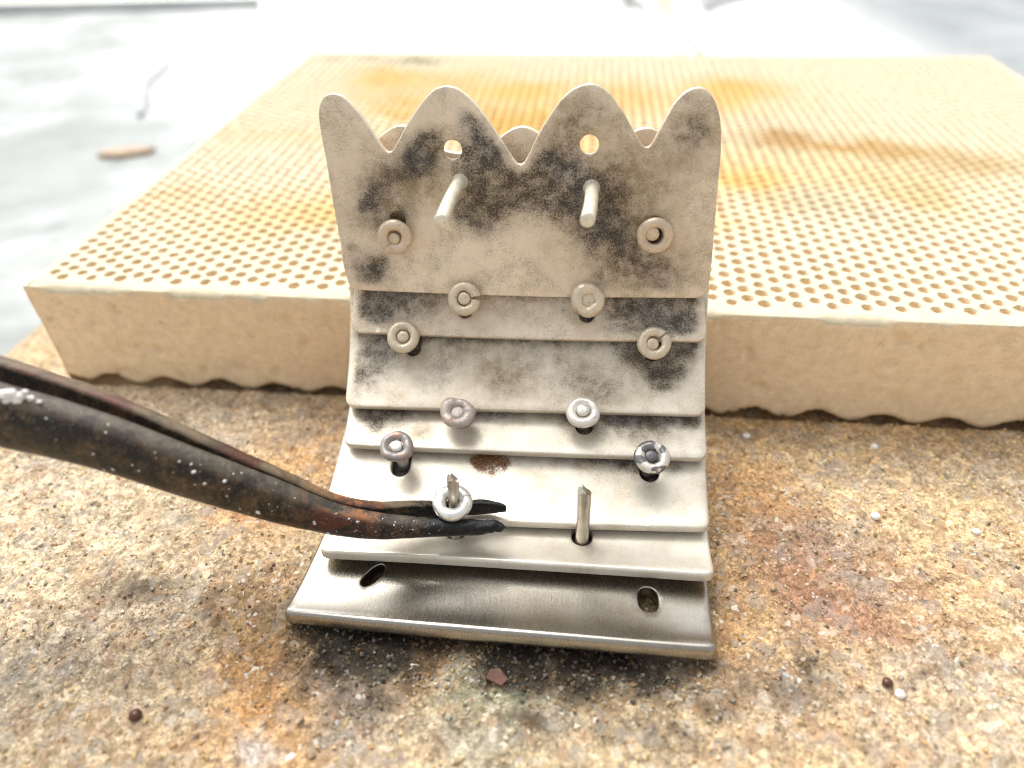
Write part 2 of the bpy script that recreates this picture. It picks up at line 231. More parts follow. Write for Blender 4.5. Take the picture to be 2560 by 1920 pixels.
def slabmat():
    k = NT('worn_soldering_stone'); v = k.pos(); at = k.attr('tint')
    warp = k.n('ShaderNodeTexNoise', i_Scale=6.0, i_Detail=2.0); k.set(warp.inputs['Vector'], v)
    wv = k.n('ShaderNodeVectorMath', operation='MULTIPLY_ADD'); k.set(wv.inputs[0], warp.outputs[1]); wv.inputs[1].default_value = (.16, .16, .16); k.set(wv.inputs[2], v)
    v2 = wv.outputs[0]
    cr = k.n('ShaderNodeTexVoronoi', i_Scale=9.0); k.set(cr.inputs['Vector'], v2)
    rnd = k.sep(cr.outputs['Color'])
    cs = k.n('ShaderNodeTexVoronoi', i_Scale=24.0); k.set(cs.inputs['Vector'], v2); rs = k.sep(cs.outputs['Color'])
    n1 = k.noise(v, 22, 5, .7); n2 = k.noise(v, 3.2, 4, .6); n3 = k.noise(v, 60, 3, .7)
    lum = k.n('ShaderNodeRGBToBW'); k.set(lum.inputs[0], at.outputs['Color']); lum = k.ramp(lum.outputs[0], .01, .22, .04, 1.0)
    col = k.mix(1.0, at.outputs['Color'], (1.78, 1.74, 1.70), 'MULTIPLY')
    n6 = k.noise(v, 1.1, 5, .65)
    col = k.mix(k.math('MULTIPLY', k.math('MULTIPLY', k.ramp(n6, .50, .62), .42), lum), col, (.47, .45, .40))
    col = k.mix(k.math('MULTIPLY', k.math('MULTIPLY', k.ramp(n2, .58, .70), .18), lum), col, (.20, .175, .13))
    col = k.mix(.75, col, k.mix(rnd[0], (.66, .64, .62), (1.18, 1.16, 1.13)), 'MULTIPLY')
    col = k.mix(.7, col, k.mix(rs[0], (.62, .59, .57), (1.2, 1.18, 1.16)), 'MULTIPLY')
    col = k.mix(.85, col, k.mix(k.ramp(n1, .30, .70), (.40, .37, .33), (1.16, 1.15, 1.14)), 'MULTIPLY')
    col = k.mix(.75, col, k.mix(k.ramp(n3, .3, .7), (.5, .5, .5), (1.18, 1.18, 1.18)), 'MULTIPLY')
    # hue drift between grains: rusty, greyish
    col = k.mix(k.math('MULTIPLY', k.math('MULTIPLY', k.ramp(rnd[1], .72, .78), .3), lum), col, (.34, .17, .08))
    col = k.mix(k.math('MULTIPLY', k.math('MULTIPLY', k.ramp(rnd[2], .76, .8), .3), lum), col, (.34, .33, .31))
    # pale mineral grains
    pale = k.math('MULTIPLY', k.ramp(rnd[0], .88, .90), k.ramp(cr.outputs['Distance'], .42, .3))
    col = k.mix(k.math('MULTIPLY', k.math('MULTIPLY', pale, .55), lum), col, (.62, .55, .44))
    pale2 = k.math('MULTIPLY', k.ramp(rs[1], .93, .94), k.ramp(cs.outputs['Distance'], .5, .35))
    col = k.mix(k.math('MULTIPLY', k.math('MULTIPLY', pale2, .7), k.ramp(lum, 0.0, 1.0, .35, 1.0)), col, (.68, .62, .52))
    # soot specks and hairline cracks
    sp = k.math('MULTIPLY', k.ramp(n1, .63, .70), k.ramp(n2, .42, .6))
    col = k.mix(k.math('MULTIPLY', sp, .6), col, (.05, .045, .04))
    ed = k.vor(v2, 5.0, 'DISTANCE_TO_EDGE'); crack = k.math('MULTIPLY', k.ramp(ed, .035, .0), k.ramp(n2, .46, .6))
    ed2 = k.vor(v2, 13.0, 'DISTANCE_TO_EDGE'); crack2 = k.math('MULTIPLY', k.ramp(ed2, .07, .0), k.ramp(n2, .35, .6, .15, .6))
    ck = k.math('MAXIMUM', crack, crack2)
    col = k.mix(k.math('MULTIPLY', ck, .6), col, (.10, .06, .03))
    hsv = k.n('ShaderNodeHueSaturation', i_Saturation=.93, i_Value=1.0); k.set(hsv.inputs['Color'], col); col = hsv.outputs[0]
    h = k.math('ADD', k.math('MULTIPLY', n1, 1.0), k.math('MULTIPLY', cr.outputs['Distance'], -.5))
    h = k.math('SUBTRACT', k.math('ADD', h, k.math('MULTIPLY', n3, .4)), k.math('MULTIPLY', ck, .6))
    k.bump(h, .5, .012)
    return k.done(col, .88, 0.0, .25)
M['slab'] = slabmat()
def attrmat(name, rough=.8, spec=.3, nz=.35, sc=30, bumpd=.01):
    k = NT(name); v = k.pos(); at = k.attr('tint')
    n = k.noise(v, sc, 3, .65)
    col = k.mix(nz, at.outputs['Color'], k.mix(k.ramp(n, .3, .7), (.4, .4, .4), (1.5, 1.5, 1.5)), 'MULTIPLY')
    k.bump(n, .5, bumpd)
    return k.done(col, rough, 0.0, spec)
M['grit'] = attrmat('grit', .75, .35)
def plain(name, col, rough=.6, metal=0.0, var=.25, sc=6, bumpd=.01, spec=.4):
    k = NT(name); v = k.pos(); n = k.noise(v, sc, 4, .65)
    c = k.mix(var, col, k.mix(k.ramp(n, .25, .75), (.45, .45, .45), (1.45, 1.45, 1.45)), 'MULTIPLY')
    k.bump(n, .4, bumpd)
    return k.done(c, rough, metal, spec)
M['pebble_cream'] = plain('pale_mineral', (.66, .60, .50), .7, 0, .5, 12, .02)
M['pebble_white'] = plain('white_mineral', (.76, .73, .66), .6, 0, .4, 14, .02)
M['pebble_grey'] = plain('grey_mineral', (.42, .41, .39), .7, 0, .5, 12, .02)
M['pebble_tan'] = plain('tan_mineral', (.46, .33, .17), .75, 0, .5, 12, .02)
M['pebble_dark'] = plain('dark_mineral', (.07, .065, .065), .65, 0, .5, 12, .02)
M['bead_white'] = plain('white_flux', (.82, .80, .76), .35, 0, .15, 10, .003, .5)
M['bead_brown'] = plain('brown_flux', (.10, .035, .018), .25, 0, .4, 12, .004, .5)
M['chip_rust'] = plain('rusty_chip', (.13, .065, .042), .7, 0, .6, 14, .01)

def boardmat(name, base, stains=True):
    k = NT(name); v = k.pos(); at = k.attr('tint')
    n1 = k.noise(v, 9, 4, .65); n2 = k.noise(v, 40, 3, .6); n3 = k.noise(v, 1.3, 3, .5)
    col = k.mix(.35, base, k.mix(k.ramp(n1, .3, .7), (.78, .76, .72), (1.15, 1.15, 1.15)), 'MULTIPLY')
    col = k.mix(.2, col, k.mix(k.ramp(n2, .3, .7), (.7, .68, .62), (1.2, 1.2, 1.2)), 'MULTIPLY')
    if stains: col = k.mix(1.0, col, at.outputs['Color'], 'MULTIPLY')
    else:
        dr = k.noise(k.scalev(v, (1.2, 1.2, 9)), 5, 4, .7)
        col = k.mix(.16, col, k.mix(k.ramp(dr, .3, .7), (.68, .64, .58), (1.2, 1.2, 1.2)), 'MULTIPLY')
        n1 = k.math('ADD', n1, k.math('MULTIPLY', dr, .8))
        pit = k.math('MULTIPLY', k.ramp(k.noise(v, 7, 5, .7), .64, .72), .35)
        col = k.mix(pit, col, (base[0]*.55, base[1]*.5, base[2]*.42))
    k.bump(k.math('ADD', n1, k.math('MULTIPLY', n2, .4)), .35, .02)
    return k.done(col, .9, 0.0, .15)
M['board_top'] = boardmat('ceramic_board_face', (.69, .615, .455))
M['board_side'] = boardmat('ceramic_board_cut_side', (.92, .74, .51), False)

def tweezmat():
    k = NT('burnt_steel'); v = k.pos(); at = k.attr('us'); x = k.n('ShaderNodeSeparateXYZ'); k.set(x.inputs[0], at.outputs['Vector'])
    along, around = x.outputs[0], x.outputs[1]          # along: cm from the tip, around: 0 top edge .. 1
    n1 = k.noise(v, 26, 5, .75); n2 = k.noise(v, 5.5, 5, .7, .5); n3 = k.noise(v, 2.4, 4, .65, .4); n4 = k.noise(v, 70, 2, .6)
    n1c = k.math('SUBTRACT', n1, .5)
    col = k.mix(k.ramp(k.math('ADD', n2, k.math('MULTIPLY', n1c, .5)), .40, .66), (.010, .008, .006), (.082, .050, .023))
    col = k.mix(k.math('MULTIPLY', k.ramp(k.math('ADD', n3, k.math('MULTIPLY', n1c, .35)), .57, .68), .45), col, (.06, .022, .013))
    col = k.mix(k.math('MULTIPLY', k.math('MULTIPLY', k.ramp(n1, .50, .66), k.ramp(n2, .35, .6)), .8), col, (.14, .095, .045))
    col = k.mix(k.math('MULTIPLY', k.ramp(n4, .60, .68), .45), col, (.22, .18, .12))
    # heat colours on the upper edge
    edge = k.ramp(k.math('ADD', around, k.math('MULTIPLY', n1c, .12)), .27, .13)
    col = k.mix(k.math('MULTIPLY', edge, k.ramp(n2, .25, .6, .35, .95)), col, k.mix(k.ramp(n3, .42, .6), (.19, .145, .085), (.13, .05, .03)))
    col = k.mix(k.math('MULTIPLY', k.math('MULTIPLY', edge, k.ramp(x.outputs[2], 1.5, .5)), .85), col, k.mix(k.ramp(n2, .35, .65), (.035, .032, .028), (.12, .105, .08)))
    hot = k.math('MULTIPLY', k.math('MULTIPLY', k.ramp(along, 1.0, 1.25), k.ramp(along, 1.9, 1.5)), k.ramp(k.math('ADD', n2, k.math('MULTIPLY', n1c, .6)), .42, .62))
    col = k.mix(k.math('MULTIPLY', hot, .75), col, k.mix(edge, (.10, .012, .007), (.40, .15, .04)))
    # the glossy black glaze of burnt flux on the tips
    glz = k.ramp(k.math('ADD', along, k.math('MULTIPLY', n1c, .5)), .92, .62)
    col = k.mix(glz, col, k.mix(k.ramp(n1, .5, .7), (.004, .004, .005), (.022, .023, .025)))
    col = k.mix(k.math('MULTIPLY', k.math('MULTIPLY', k.ramp(n4, .67, .73), k.ramp(n3, .4, .6)), .6), col, (.5, .46, .40))
    ro = k.math('SUBTRACT', k.math('ADD', .24, k.math('MULTIPLY', n1, .34)), k.math('MULTIPLY', glz, .26), clamp=True)
    k.bump(k.math('ADD', k.math('MULTIPLY', n1, 1.0), k.math('MULTIPLY', n2, .6)), .8, .014)
    return k.done(col, ro, k.math('MULTIPLY', k.math('SUBTRACT', 1.0, glz), .2), k.math('SUBTRACT', .5, k.math('MULTIPLY', glz, .15)))
M['steel'] = tweezmat()

# ================================================================= SETTING: bench, sheets, stone slab
def slab_like(name, pts, z0, z1, mat, parent=None, bev=.1, **kw):
    """flat piece with the outline pts and a bevelled rim"""
    bm = bmesh.new(); vs_ = [bm.verts.new((x, y, z0)) for x, y in pts]; f = bm.faces.new(vs_)
    r = bmesh.ops.extrude_face_region(bm, geom=[f]); bmesh.ops.translate(bm, verts=[g for g in r['geom'] if isinstance(g, bmesh.types.BMVert)], vec=(0, 0, z1-z0))
    bmesh.ops.recalc_face_normals(bm, faces=bm.faces)
    if bev: bmesh.ops.bevel(bm, geom=[e for e in bm.edges if abs(e.verts[0].co.z-z1) < 1e-6 and abs(e.verts[1].co.z-z1) < 1e-6], offset=bev, segments=3, affect='EDGES', profile=.6)
    me = bpy.data.meshes.new(name); bm.to_mesh(me); bm.free(); me.materials.append(mat)
    o = bpy.data.objects.new(name, me); C.objects.link(o)
    if parent: o.parent = parent
    return o
def rrect(x0, y0, x1, y1, r, n=8):
    P = []
    for cx, cy, a0 in ((x1-r, y1-r, 0), (x0+r, y1-r, 90), (x0+r, y0+r, 180), (x1-r, y0+r, 270)):
        for k in range(n+1):
            t = math.radians(a0+90*k/n); P.append((cx+r*math.cos(t), cy+r*math.sin(t)))
    return P

def benchmat():
    k = NT('worn_pale_bench'); v = k.pos()
    n = k.noise(v, .12, 4, .6, .5); n2 = k.noise(v, .7, 4, .65)
    col = k.mix(k.ramp(n, .35, .65), (.50, .42, .30), (.58, .51, .39))
    col = k.mix(k.math('MULTIPLY', k.ramp(n2, .5, .7), .2), col, (.55, .5, .42))
    k.bump(n2, .3, .02)
    return k.done(col, .6, 0, .3)
TRX = -15.5
def traymat():
    k = NT('scuffed_grey_sheet_metal'); v = k.pos()
    n = k.noise(v, .22, 4, .6, .8); n2 = k.noise(v, .9, 4, .65); n3 = k.noise(k.scalev(v, (.45, .8, 1)), .42, 4, .6, .6); x = k.n('ShaderNodeSeparateXYZ'); k.set(x.inputs[0], v)
    sheen = k.ramp(k.math('ADD', x.outputs[0], k.math('MULTIPLY', n, 5)), 2.0+TRX, 9.5+TRX)  # white sky sheen painted into the metal towards the back right
    sheen = k.math('MULTIPLY', sheen, k.ramp(x.outputs[1], 19.0, 27.0))
    col = k.mix(k.ramp(n, .3, .7), (.27, .29, .28), (.42, .445, .435))
    col = k.mix(k.math('MULTIPLY', k.ramp(n3, .45, .72), .6), col, (.60, .625, .62))
    col = k.mix(k.math('MULTIPLY', k.ramp(n2, .56, .68), .45), col, (.22, .235, .228))
    col = k.mix(k.math('MULTIPLY', k.ramp(n, .6, .75), .2), col, (.6, .52, .38))
    col = k.mix(k.math('MULTIPLY', sheen, .9), col, (.78, .79, .78))
    k.bump(n2, .3, .02)
    return k.done(col, .6, .0, .3)
M['bench'] = benchmat(); M['tray'] = traymat()
M['tray_rim'] = plain('bright_rim', (.62, .64, .63), .4, .2, .15, .5, .01)
M['sky_glare'] = plain('glare_white', (.93, .92, .89), .75, 0, .08, .4, .01)  # white put in for sky glare on the metal
M['lid'] = plain('white_enamel', (.90, .91, .90), .4, 0, .08, .3, .005)
def lidmat():
    k = NT('graded_enamel'); v = k.pos(); x = k.n('ShaderNodeSeparateXYZ'); k.set(x.inputs[0], v)
    n = k.noise(v, .35, 4, .6)
    f = k.ramp(k.math('ADD', x.outputs[0], k.math('MULTIPLY', n, 6)), 13.0, 19.0)  # white at left, turning grey towards the right
    col = k.mix(f, (.80, .81, .80), k.mix(k.ramp(n, .35, .65), (.27, .29, .295), (.38, .40, .405)))
    return k.done(col, .6, 0, .3)
M['lid_floor'] = lidmat()
M['scrap'] = plain('rust_scrap', (.50, .37, .26), .7, 0, .4, 4, .01)
M['mark'] = plain('grey_stain', (.56, .58, .59), .7, 0, .4, 1, .01)

bench = slab_like('bench_top', [(-150, -60), (150, -60), (150, 160), (-150, 160)], -4.2, -1.2, M['bench'], bev=0)
tag(bench, kind='structure')
tray = empty('metal_tray', (-20, 15, -1.196)); tag(tray, 'scuffed pale grey metal tray under the stone, blurred behind the board at left', 'tray')
tp = rrect(-46, -8, 6.0, 35.2, 3)
o = slab_like('tray_floor', tp, -1.196, -1.13, M['tray'], bev=.02); o.parent = tray; o.matrix_parent_inverse = Matrix.Translation(tray.location).inverted()
# rim of the tray: a rolled edge along the outline
def tube(path, r, n=8, closed=True, rfun=None):
    P = [Vector(p) for p in path]; N = len(P); V = []
    for i, p in enumerate(P):
        t = (P[(i+1) % N]-P[i-1]) if closed else (P[min(i+1, N-1)]-P[max(i-1, 0)])
        t.normalize(); s = t.cross(Vector((0, 0, 1))); s.normalize(); u = s.cross(t)
        for k in range(n):
            a_ = 2*math.pi*k/n; rr = rfun(i) if rfun else r
            V.append(p+s*math.cos(a_)*rr+u*math.sin(a_)*rr)
    F = grid_faces(N+1 if closed else N, n, True)
    if closed: F = [tuple(i % (N*n) for i in f) for f in F]
    return V, F
V, F = tube([(x, y, -.95) for x, y in tp], .28); mesh_obj('tray_rim', V, F, M['tray_rim'], tray)
scrap = slab_like('rust_scrap', [(-10.1, 17.25), (-9.6, 17.2), (-8.9, 17.45), (-8.85, 17.7), (-9.3, 17.75), (-10.0, 17.6)], -1.13, -1.0, M['scrap'], bev=.03)
tag(scrap, 'small rust brown scrap lying on the grey metal tray', 'scrap')
if True:
    wq = np.array([(-12.8, 28.4), (-11.5, 25.8), (-11.3, 23.3), (-10.3, 20.4)]); tq = np.linspace(0, 3, 16)
    wire_pts = [(float(np.interp(t, range(4), wq[:, 0])), float(np.interp(t, range(4), wq[:, 1])), -1.09) for t in tq]
    V, F = tube(wire_pts, .10, 6, False); wr_ = mesh_obj('grey_wire', V, F, M['mark'])
    tag(wr_, 'bent grey wire lying on the metal tray, out of focus', 'wire')
PV = []  # added sheet; its white imitates sky glare on the metal
for iy in range(13):
    f = iy/12; y = 22.5+f*21
    zz = -1.09+.62*min(1, max(0, (y-25)/8.5))**1.3
    xl = -6.9-6.5*f; xr = 4.4+1.2*f
    for ix in range(9): x = xl+(xr-xl)*ix/8; PV.append((x, y+.25*math.sin(ix), zz+.03*math.sin(x*.9+y*.4)))
sky_glare = mesh_obj('glare_sheet', PV, grid_faces(13, 9), M['sky_glare'])
so2 = sky_glare.modifiers.new('thick', 'SOLIDIFY'); so2.thickness = .03
tag(sky_glare, 'added white sheet standing in for sky glare behind the honeycomb board', 'sky_glare')
lid = empty('enamel_tray', (20, 27, -1.19)); tag(lid, 'white enamel tray with rounded corner behind right end of the board', 'tray')
lp = rrect(6.9, 9.0, 44, 35.8, 7)
o = slab_like('tray_floor', lp, -1.19, -1.10, M['lid_floor'], bev=.02); o.parent = lid; o.matrix_parent_inverse = Matrix.Translation(lid.location).inverted()
V, F = tube([(x, y, -.75) for x, y in lp], .55, 10); mesh_obj('tray_rim', V, F, M['lid'], lid)

# ---- the stone slab: one heightfield with its sides
PSI = math.radians(-6.708); EX = np.array([math.cos(PSI), math.sin(PSI), 0]); EY = np.array([-math.sin(PSI), math.cos(PSI), 0])
PHI = math.radians(-5.5); A3 = np.array([math.cos(PHI), math.sin(PHI), 0]); B3 = np.array([-math.sin(PHI), math.cos(PHI), 0])
def slab_height(X, Y):
    h = (fbm(X*1.2, Y*1.2, seed=3, oct=3)-.5)*.07+(fbm(X*4.5, Y*4.5, seed=9, oct=4)-.5)*.075+(fbm(X*14, Y*14, seed=21, oct=3, gain=.6)-.5)*.042
    cr = np.abs(fbm(X*2.6+.4*fbm(X*5, Y*5, seed=2), Y*2.6, seed=33, oct=3)-.5)
    h = h-.03*np.exp(-(cr/.012)**2)
    u = X*A3[0]+Y*A3[1]; v = X*B3[0]+Y*B3[1]
    # a burnt hollow where the cuff stands
    e = ((u+.45)/1.9)**2+((v-3.55)/.85)**2
    h = h-.085*np.exp(-e**2)
    bx = (X+5.4535)*EX[0]+(Y-6.9196)*EX[1]; by = (X+5.4535)*EY[0]+(Y-6.9196)*EY[1]
    under = 1/(1+np.exp(-(by-.01)*40))
    return (h-.012)*(1-under)+under*(-.15)-.012
def fine_axis(lo, a_, b_, hi, d, D):
    return np.r_[np.arange(lo, a_, D), np.arange(a_, b_, d), np.arange(b_, hi+D*.5, D)]
xs = fine_axis(-6.85, -5.6, 5.9, 13, .031, .2); ys = fine_axis(-3, 1.95, 7.1, 13.0, .031, .22)
# slab edge runs parallel to the board's side
GX, GY = np.meshgrid(xs, ys); 
def shear(X, Y): return X+(Y-8.0)*.17*np.clip((-X-4.5)/2.4, 0, 1)
GXs = shear(GX, GY); H = slab_height(GXs, GY)
edge = np.minimum(np.minimum(GX-xs[0], xs[-1]-GX), np.minimum(GY-ys[0], ys[-1]-GY)); H = H-.12*np.exp(-edge/.12)
REG = [  # x, y, rx, ry, colour, strength: burns, ochre and rust stains in the stone
 (-3.6, 2.9, 1.6, 1.3, (.46, .38, .25), .8), (-4.6, 4.9, 1.6, 1.2, (.56, .48, .33), .85), (-4.2, 6.3, 1.8, .9, (.58, .50, .36), .8), (-2.9, 6.2, 1.0, .6, (.46, .38, .26), .6),
 (-2.95, 4.15, 1.0, .7, (.42, .34, .22), .7), (-2.35, 5.3, .55, .75, (.52, .28, .07), .8), (-2.6, 4.75, .5, .4, (.50, .27, .09), .6), (-3.2, 3.55, .9, .4, (.36, .30, .21), .7),
 (-2.05, 2.85, .5, .55, (.52, .27, .07), .85), (-1.85, 2.4, .6, .5, (.48, .27, .08), .7), (-2.3, 3.6, .45, .5, (.50, .30, .10), .6),
 (2.3, 4.7, .8, .7, (.50, .27, .07), .75), (2.85, 4.0, .75, .6, (.30, .13, .06), .75), (3.0, 3.5, .6, .4, (.30, .12, .075), .8), (1.75, 3.4, .5, .7, (.54, .31, .10), .8), (2.3, 5.9, 1.6, .5, (.50, .33, .12), .75),
 (4.0, 4.7, 1.0, .8, (.55, .42, .22), .75), (4.3, 5.6, 1.0, .6, (.50, .33, .13), .6), (3.9, 3.6, 1.0, .7, (.50, .34, .17), .7), (3.6, 2.5, .9, .5, (.50, .42, .30), .8), (2.5, 2.6, .8, .5, (.46, .34, .20), .7), (1.9, 2.8, .35, .3, (.22, .17, .12), .7),
 (-.74, 3.2, .22, .3, (.50, .26, .07), .9), (.3, 2.4, .8, .4, (.40, .33, .20), .7), (-.35, 2.5, .45, .3, (.30, .31, .24), .75), (-1.25, 2.8, .45, .35, (.20, .175, .14), .8), (-2.05, 2.45, .22, .14, (.52, .49, .46), .9),
]
REG2 = [  # charring, laid over the stains
 (-1.45, 3.22, .6, .26, .98), (-1.1, 3.15, .4, .24, .98), (-.45, 3.4, .5, .2, .9), (-.1, 3.0, .45, .24, 1.0), (.45, 2.98, .5, .2, .9), (-1.2, 2.85, .4, .16, .4), (.95, 2.9, .5, .2, .8), (.5, 3.4, 1.2, .5, .9), (-.9, 3.7, 1.2, .4, .9), (-1.6, 3.05, .3, .15, .6), (1.5, 2.62, .3, .16, .4), (2.2, 2.75, .22, .16, .4), (-3.35, 3.8, .3, .15, .45), (-2.6, 3.65, .25, .2, .4), (2.3, 3.05, .12, .14, .6), (.1, 2.62, .3, .12, .4), (.9, 2.45, .4, .15, .35)]
def slab_tint(X, Y):
    n = X.size; col = np.tile(np.array([.47, .37, .22]), (n, 1))
    a = fbm(X*1.1, Y*1.1, seed=51, oct=4)[:, None]
    col = col*(1-np.clip((a-.52)*5, 0, 1)*.5)+np.array([.52, .44, .31])*np.clip((a-.52)*5, 0, 1)*.5
    jx = (fbm(X*2.2, Y*2.2, seed=61)-.5)*.7; jy = (fbm(X*2.2, Y*2.2, seed=71)-.5)*.7
    for x, y, rx, ry, c, s in REG:
        d = ((X+jx-x)/rx)**2+((Y+jy-y)/ry)**2; w_ = (s*np.exp(-d**1.3))[:, None]; c = np.array(c); c = c*.92+c.mean()*.08+.006
        col = col*(1-w_)+c*w_
    f = (fbm(X*7, Y*7, seed=81, oct=4)-.5)
    for x, y, rx, ry, s in REG2:
        d = ((X+jx*.35-x)/rx)**2+((Y+jy*.35-y)/ry)**2; w_ = np.clip(s*np.exp(-d)*1.3+f*.9*np.exp(-d*.5), 0, .975)[:, None]
        col = col*(1-w_)+np.array([.014, .012, .009])*w_
    # greenish glassy flux in the burn
    for x, y, rx, ry in ((-.5, 2.98, .13, .12), (-.3, 2.78, .3, .08), (0.05, 2.74, .25, .06), (-.55, 2.75, .2, .08)):
        d = ((X+jx*.25-x)/rx)**2+((Y+jy*.25-y)/ry)**2; w_ = (.5*np.exp(-d))[:, None]; col = col*(1-w_)+np.array([.24, .27, .19])*w_
    return np.c_[col, np.ones(n)]
V = np.c_[GXs.ravel(), GY.ravel(), H.ravel()]; F = grid_faces(len(ys), len(xs))
tint = slab_tint(V[:, 0], V[:, 1])
ny, nx = len(ys), len(xs)
loop = list(range(nx))+[i*nx+nx-1 for i in range(1, ny)]+[(ny-1)*nx+j for j in range(nx-2, -1, -1)]+[i*nx for i in range(ny-2, 0, -1)]
nb = len(V); low = V[loop].copy(); low[:, 2] = -1.13
V = np.vstack([V, low]); tint = np.vstack([tint, tint[loop]])
for i in range(len(loop)):
    j = (i+1) % len(loop); F.append((loop[i], nb+i, nb+j, loop[j]))
slab = mesh_obj('stone_slab', V, F, M['slab'], attrs={'tint': tint}); tag(slab, kind='structure')

def zslab(x, y): return float(slab_height(np.array([x]), np.array([y]))[0])

# pebbles: single mineral pieces in the face of the stone
ico = bmesh.new(); bmesh.ops.create_icosphere(ico, subdivisions=2, radius=1); ico.verts.ensure_lookup_table()
IV = np.array([v.co[:] for v in ico.verts]); IF = [tuple(v.index for v in f.verts) for f in ico.faces]; ico.free()
ico = bmesh.new(); bmesh.ops.create_icosphere(ico, subdivisions=1, radius=1)
JV = np.array([v.co[:] for v in ico.verts]); JF = [tuple(v.index for v in f.verts) for f in ico.faces]; ico.free()
peb_me = []
for k in range(8):
    s = 1+.55*(fbm(JV[:, 0]*1.3+9*k, JV[:, 1]*1.3, JV[:, 2]*1.3, seed=k, oct=2)-.5)*2
    P = JV*s[:, None]*np.array([1, .75+.2*nrng.random(), .5]); P = np.round(P/.28)*.28*.5+P*.5
    peb_me.append(P)
def pebble_mesh(k, mat):
    me = bpy.data.meshes.new('pebble'); me.from_pydata([tuple(p) for p in peb_me[k]], [], JF); me.update(); me.materials.append(mat)
    return me
PM = {}
def pebble(x, y, r, m, sink=.9):
    k = rng.randrange(8); key = (k, m)
    if key not in PM: PM[key] = pebble_mesh(k, M[m])
    o = bpy.data.objects.new('pebble', PM[key]); C.objects.link(o); o.parent = slab
    o.location = (x, y, zslab(x, y)-r*sink*.5); o.rotation_euler = (rng.uniform(-.3, .3), rng.uniform(-.3, .3), rng.uniform(0, 6.3)); o.scale = (r, r, r*.8)
for x, y in [(3.28, 3.3), (2.58, 3.48), (1.9, 3.5), (2.02, 3.39), (2.17, 2.83), (2.86, 2.26), (-2.79, 3.15), (-4.37, 3.91), (-2.4, 4.09), (-2.9, 4.05), (-3.39, 3.12), (-2.22, 3.0), (-2.03, 3.08), (-2.12, 2.7), (-4.27, 4.42), (-4.18, 3.63), (-2.59, 2.83), (-1.15, 3.05), (-.97, 2.47), (.01, 2.5), (-.11, 2.35), (-1.67, 2.32), (-.87, 3.01), (2.03, 4.38), (1.9, 3.95), (4.05, 4.37)]:
    pebble(x+rng.uniform(-.02, .02), y, rng.uniform(.045, .075), rng.choice(['pebble_cream', 'pebble_cream', 'pebble_white']))
pebble(3.09, 3.62, .10, 'pebble_cream'); pebble(-3.15, 3.33, .11, 'pebble_grey'); pebble(-2.3, 2.45, .09, 'pebble_grey')
cnt = 0
while cnt < 150:
    x, y = rng.uniform(-5.4, 5.2), rng.uniform(2.0, 6.8)
    u_, v_ = x*A3[0]+y*A3[1], x*B3[0]+y*B3[1]
    if -2.4 < u_ < 1.5 and v_ > 3.05: continue
    if (x+5.45)*EY[0]+(y-6.92)*EY[1] > -.25: continue
    pebble(x, y, rng.uniform(.035, .07)*(1.25 if y > 4.5 else 1), rng.choice(['pebble_cream', 'pebble_cream', 'pebble_tan', 'pebble_tan', 'pebble_tan', 'pebble_grey', 'pebble_grey', 'pebble_dark'])); cnt += 1
# grit: crumbs beyond counting
OV = np.array([(1, 0, 0), (-1, 0, 0), (0, 1, 0), (0, -1, 0), (0, 0, 1), (0, 0, -1)], float); OF = [(0, 2, 4), (2, 1, 4), (1, 3, 4), (3, 0, 4), (2, 0, 5), (1, 2, 5), (3, 1, 5), (0, 3, 5)]
N = 11000
gx = nrng.uniform(-5.6, 5.6, N); gy = 2.0+4.9*nrng.random(N)**1.15
hot = nrng.random(N) < .10
gx[hot] = nrng.uniform(-1.9, 1.6, hot.sum()); gy[hot] = 3.1-.096*(gx[hot]+.5)+nrng.normal(0, .22, hot.sum())
gz = slab_height(gx, gy); gr = (.007+.02*nrng.random(N)**2.6)*np.where(hot, 1.1, 1); gt = slab_tint(gx, gy)[:, :3]
pal = np.array([(.62, .54, .40), (.56, .40, .19), (.42, .22, .08), (.70, .64, .53), (.30, .28, .25), (.08, .07, .06)])
pick = pal[nrng.choice(6, N, p=[.24, .30, .18, .05, .12, .11])]; gl = gt.mean(1, keepdims=True); gc = pick*np.clip(np.where(hot[:, None], .20, .15)+1.9*gl, 0, .9)+gt*.45
mv, mf, mc = [], [], []
for i in range(N):
    q = nrng.normal(size=(3, 3)); q, _ = np.linalg.qr(q)
    P = (OV*(gr[i]*nrng.uniform(.6, 1.3, (6, 1))))@q+np.array([gx[i], gy[i], gz[i]+gr[i]*.25])
    b0 = len(mv)*6; mv.append(P); mf += [tuple(b0+k for k in f) for f in OF]; mc.append(np.tile(np.r_[gc[i], 1], (6, 1)))
grit = mesh_obj('grit', np.vstack(mv), mf, M['grit'], smooth=False, attrs={'tint': np.vstack(mc)})
tag(grit, 'fine crumbs of stone strewn over the slab', 'grit', kind='stuff')

